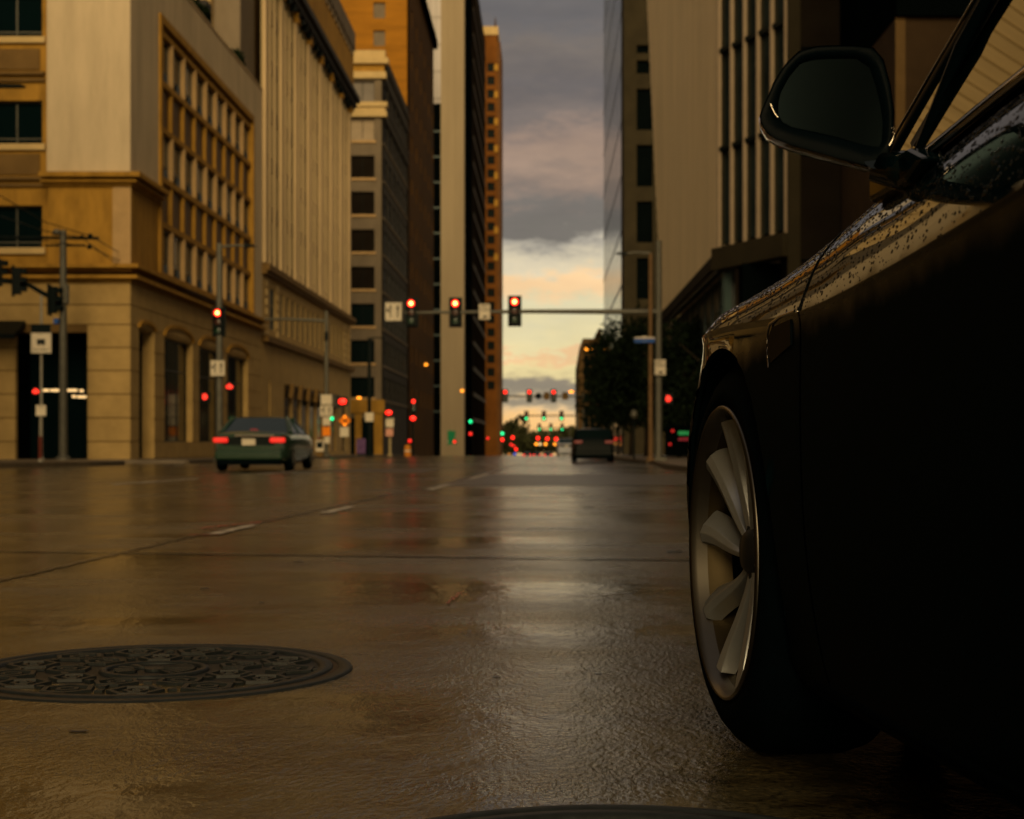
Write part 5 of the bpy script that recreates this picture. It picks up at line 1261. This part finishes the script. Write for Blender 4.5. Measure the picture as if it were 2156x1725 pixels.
# wing mirror (left one is in view)
def mirror(side):
    cx_, cy_, cz_ = -.030, -.735, .930
    def toloc(x, y_, Z):
        p = P(x, y_, Z)-Vector((WC.x, WC.y, WZ)); return (p.dot(RT), p.dot(FW), p.z)
    outl = [(1599,245),(1606,226.6),(1626.6,177),(1650,138.7),(1681.6,107.5),(1718,97.5),(1760,95.5),(1798.8,95.6),(1839,100),(1861,125.9),(1875.7,180.8),(1883,235.7),(1881,292),(1872,330),(1855,352),(1835,354),(1799,343),(1762,334),(1710,319),(1661,305),(1634,294),(1615,282),(1602,262)]
    gl2 = [(1641.4,235.7),(1643,212),(1648.6,190),(1665,160),(1689,131),(1718,123),(1760,121),(1808,121),(1835.5,140.5),(1850,184.5),(1858,220),(1863,254),(1861,295),(1853.8,310),(1810,299),(1762,285),(1715,274),(1670.6,265),(1650,254)]
    Zm_ = 1.93; n = len(outl)
    O = [toloc(x, y_, Zm_) for x, y_ in outl]; cxm = sum(p[0] for p in O)/n; cym = sum(p[1] for p in O)/n; czm = sum(p[2] for p in O)/n
    rings = []
    ap = []
    for k in range(6):                               # shell: grows, then closes forward
        d = [0, .015, .045, .080, .105, .118][k]; s_ = [1.0, 1.015, .97, .82, .55, .12][k]
        rings.append([(cxm+.02*(k/5)+(p[0]-cxm)*s_, p[1]+d, czm+(p[2]-czm)*s_) for p in O])
    vs = [p for r_ in rings for p in r_]; fs = [(i*n+j, i*n+(j+1)%n, (i+1)*n+(j+1)%n, (i+1)*n+j) for i in range(5) for j in range(n)]; fs.append([5*n+j for j in range(n)])
    flip = side == 1
    T = lambda v: (mirb(v[0], side), v[1], v[2])
    local('mirror_housing', MB().add([T(v) for v in vs], fs, True), PAINT, car)
    ng = len(gl2); Gp = [toloc(x, y_, Zm_) for x, y_ in gl2]
    # bezel ring between outline and glass: rear face funnels in
    from_ = [O[j] for j in range(n)]
    import bisect
    def ang_(p): return math.atan2(p[2]-czm, p[0]-cxm)
    K = 72; ro = []; ri = []
    def rad(poly, th_):
        best = 0
        for j in range(len(poly)):
            p, q_ = poly[j], poly[(j+1) % len(poly)]; x1, y1, x2, y2 = p[0]-cxm, p[2]-czm, q_[0]-cxm, q_[2]-czm
            dx, dy = math.cos(th_), math.sin(th_); den = dx*(y2-y1)-dy*(x2-x1)
            if abs(den) < 1e-9: continue
            tt = (x1*(y2-y1)-y1*(x2-x1))/den; uu = (x1*dy-y1*dx)/den
            if tt > 0 and -.001 <= uu <= 1.001: best = max(best, tt)
        return best
    y0_ = cym; slope = (O[11][1]-O[0][1])/(O[11][0]-O[0][0])
    def yy(b): return cym+slope*(b-cxm)
    rr = [[], [], []]
    for k in range(K):
        th_ = 2*PI*k/K; a_ = rad(O, th_); g_ = rad(Gp, th_); c_, s_ = math.cos(th_), math.sin(th_)
        for q_, (rd, dy_) in enumerate(((a_*.985, 0), (g_+.006, -.003), (g_, .010))):
            b = cxm+rd*c_; rr[q_].append((b, yy(b)+dy_, czm+rd*s_))
    vs = [p for r_ in rr for p in r_]; fs = [(i*K+j, i*K+(j+1)%K, (i+1)*K+(j+1)%K, (i+1)*K+j) for i in range(2) for j in range(K)]
    bz = local('mirror_bezel', MB().add([T(v) for v in vs], fs, True), TRIM, car)
    local('mirror_glass', MB().add([T((v[0], v[1]-.002, v[2])) for v in rr[2]], [list(range(K))], False), mat('mirror_glass_green', (.008,.014,.016), .12, 0, metal=.95), bz)
    # thin bright accents on the bezel
    if side == 0:
        ac = [toloc(x, y_, 1.925) for x, y_ in ((1881,270),(1881,283),(1878,297),(1872,307))]
        local('mirror_accent', MB().tube(ac, .0016, 6), CHROME, car)
        ac = [toloc(x, y_, 1.925) for x, y_ in ((1622,219),(1626,229),(1632,241),(1638,248))]
        local('mirror_accent', MB().tube(ac, .0016, 6), CHROME, car)
        local('turn_lamp', MB().prism([toloc(x,y_,1.925)[0::2] for x, y_ in ((1603,240),(1620,222),(1632,246),(1646,262),(1628,285),(1612,277))], cym-.045, cym-.02, 'y'), mat('lamp_smoke', (.035,.02,.018), .25, 0), car) if False else None
    # arm to the door
    arm0 = toloc(1845, 335, 1.93)
    arm = MB(); pts = [(arm0, .016), ((.020,-.775,.877),.019), ((.050,-.80,.868),.026), ((.085,-.82,.862),.034)]
    arm.tube([T(p) for p, _ in pts], [r_ for _, r_ in pts], 12)
    local('mirror_arm', arm, PAINT, car)
    local('mirror_foot', MB().prism([(-.70,.842),(-.70,.880),(-.84,.888),(-.90,.866),(-.84,.846)], mirb(.035, side), mirb(.085, side), 'x', False), PAINT, car, bevel=.008)
mirror(0); mirror(1)

# wheels
RIMM = mat('satin_alloy', (.40,.42,.43), .28, .12, 12, metal=.6, spec=.6)
RIML = mat('rim_edge', (.13,.12,.10), .35, .1, 12, metal=1.0)
RIMB = mat('golden_alloy', (.060,.046,.024), .5, .2, 12, metal=1.0)
RIMD = mat('dark_alloy', (.03,.03,.027), .5, .2, 12, metal=.5)
def wheel(side, ay):
    s = 1 if side == 0 else -1       # +x is inboard for side 0
    bx_ = 0.0 if side == 0 else CW; zc = .345; c = (bx_, ay, zc); R_ = .250
    w_ = local('wheel', MB().lathe([(.252, s*.012),(.262,s*.003),(.280,s*.004),(.305,s*.016),(.326,s*.034),(.340,s*.054),(.345,s*.078),(.345,s*.19),(.335,s*.225),(.30,s*.235),(.25,s*.22)], 96, 'x'), TYRE, car, c)
    gr = MB()
    for k in range(4): x = .085+.04*k; gr.lathe([(.3455, s*x),(.3455, s*(x+.006))], 64, 'x')
    local('rim_lip', MB().lathe([(.252,s*.014),(.254,s*.004),(.250,s*-.001),(.247,s*.002),(.243,s*.012),(.236,s*.03)], 96, 'x'), RIML, w_)
    local('rim_barrel', MB().lathe([(.236,s*.03),(.229,s*.05),(.226,s*.075)], 72, 'x'), RIMB, w_)
    local('brake_disc', MB().lathe([(.06,s*.082),(.165,s*.082),(.165,s*.10),(.06,s*.10)], 64, 'x'), mat('brake_steel', (.10,.085,.05), .3, 0, metal=1), w_)
    local('barrel_back', MB().lathe([(0,s*.105),(.227,s*.105),(.226,s*.0755)], 40, 'x'), TYRE, w_)
    local('brake_caliper', MB().prism([(-.17,-.07),(-.10,-.09),(-.085,.09),(-.17,.08),(-.195,0)], s*.072, s*.104, 'x'), RIMD, w_)
    # five broad twisted blades and five slimmer ones between them
    def blade(th_, wide):
        mb = MB(); n = 22; top = []; bot = []
        for k in range(n+1):
            t_ = k/n; rr = .036+((.235 if wide else .231)-.036)*t_
            sweep = .34*math.sin(t_*PI*.5)-.10*t_
            th0 = th_+sweep
            hw_ = .006+.011*t_; hb = .008+.027*t_
            xo = s*(.052-.038*t_**1.2); dep = s*(.030+.012*math.sin(PI*t_)); lean = .010*t_
            cr, sr = math.cos(th0), math.sin(th0)
            row = []
            for off, dx in ((-hw_, s*.004), (hw_*.1, 0), (hw_, s*.006), (hb+lean, dep), (-hb+lean, dep)):
                row.append((xo+dx, rr*cr-off*sr, rr*sr+off*cr))
            top.append(row)
        m5 = 5; vs = [p for r_ in top for p in r_]
        fs = [(i*m5+j, i*m5+(j+1)%m5, (i+1)*m5+(j+1)%m5, (i+1)*m5+j) for i in range(n) for j in range(m5)]; fs.append([n*m5+j for j in range(m5)]); fs.append([j for j in range(m5)][::-1])
        me = mb.add(vs, fs, True).mesh('spoke', RIMM); me.set_sharp_from_angle(angle=math.radians(18)); return me
    for k in range(5):
        th_ = math.radians(27+72*k); local('spoke', blade(th_, True), None, w_, bevel=.0015)
        local('spoke', blade(th_+math.radians(36), False), None, w_, bevel=.0015)
    local('hub_cap', MB().lathe([(0,s*.040),(.028,s*.041),(.036,s*.048),(.045,s*.06),(.055,s*.10)], 40, 'x'), RIMD, w_)
    for k in range(5):
        a_ = math.radians(64+72*k); local('wheel_nut', MB().lathe([(0,s*.052),(.007,s*.053),(.008,s*.07)], 8, 'x', (0, .042*math.cos(a_), .042*math.sin(a_))), RIMD, w_)
    return w_
for side in (0, 1):
    for ax_ in AX: wheel(side, ax_)
# raindrops on the shoulder, ridge and window
drops = MB(); rnd = random.Random(5)
DROP = mat('water_drop', (.0015,.003,.003), .03, 0, spec=.5)
def dome(p, nrm, r_, el, dirv):
    nrm = nrm.normalized(); u = (dirv - nrm*dirv.dot(nrm)).normalized(); w = nrm.cross(u); vs = [p+nrm*r_*.42]; n = 7
    for ring, (rr, h) in enumerate(((.62,.33),(1.0,0.0))):
        for k in range(n):
            a = 2*PI*k/n; vs.append(p+u*math.cos(a)*rr*r_*el+w*math.sin(a)*rr*r_+nrm*h*r_)
    fs = [(0, 1+k, 1+(k+1)%n) for k in range(n)]+[(1+k, 1+n+k, 1+n+(k+1)%n, 1+(k+1)%n) for k in range(n)]
    drops.add(vs, fs, True)
for _ in range(10500):
    a = -1.75+2.35*rnd.random(); s_ = 1+rnd.random()**.7
    if _ > 10300: a = .37+.28*rnd.random(); s_ = .4+.6*rnd.random()
    b, z = side_pt(a, s_); b2, z2 = side_pt(a, min(2, s_+.02)); b3, z3 = side_pt(a+.01, s_)
    tu = Vector((b2-b, 0, z2-z)); ta = Vector((b3-b, .01, z3-z))
    if tu.length < 1e-6: continue
    nn = ta.cross(tu)
    if nn.x > 0: nn = -nn
    r_ = rnd.choice((.0007,.0009,.0011,.0012,.0014,.0018,.0024))
    dome(Vector((b, a, z)), nn, r_, rnd.uniform(1.0,1.5), tu)
stuff(local('raindrops', drops, DROP, car))
for nm_ in ('wl',):
    for o_ in bpy.data.objects:
        if nm_ in o_: del o_[nm_]
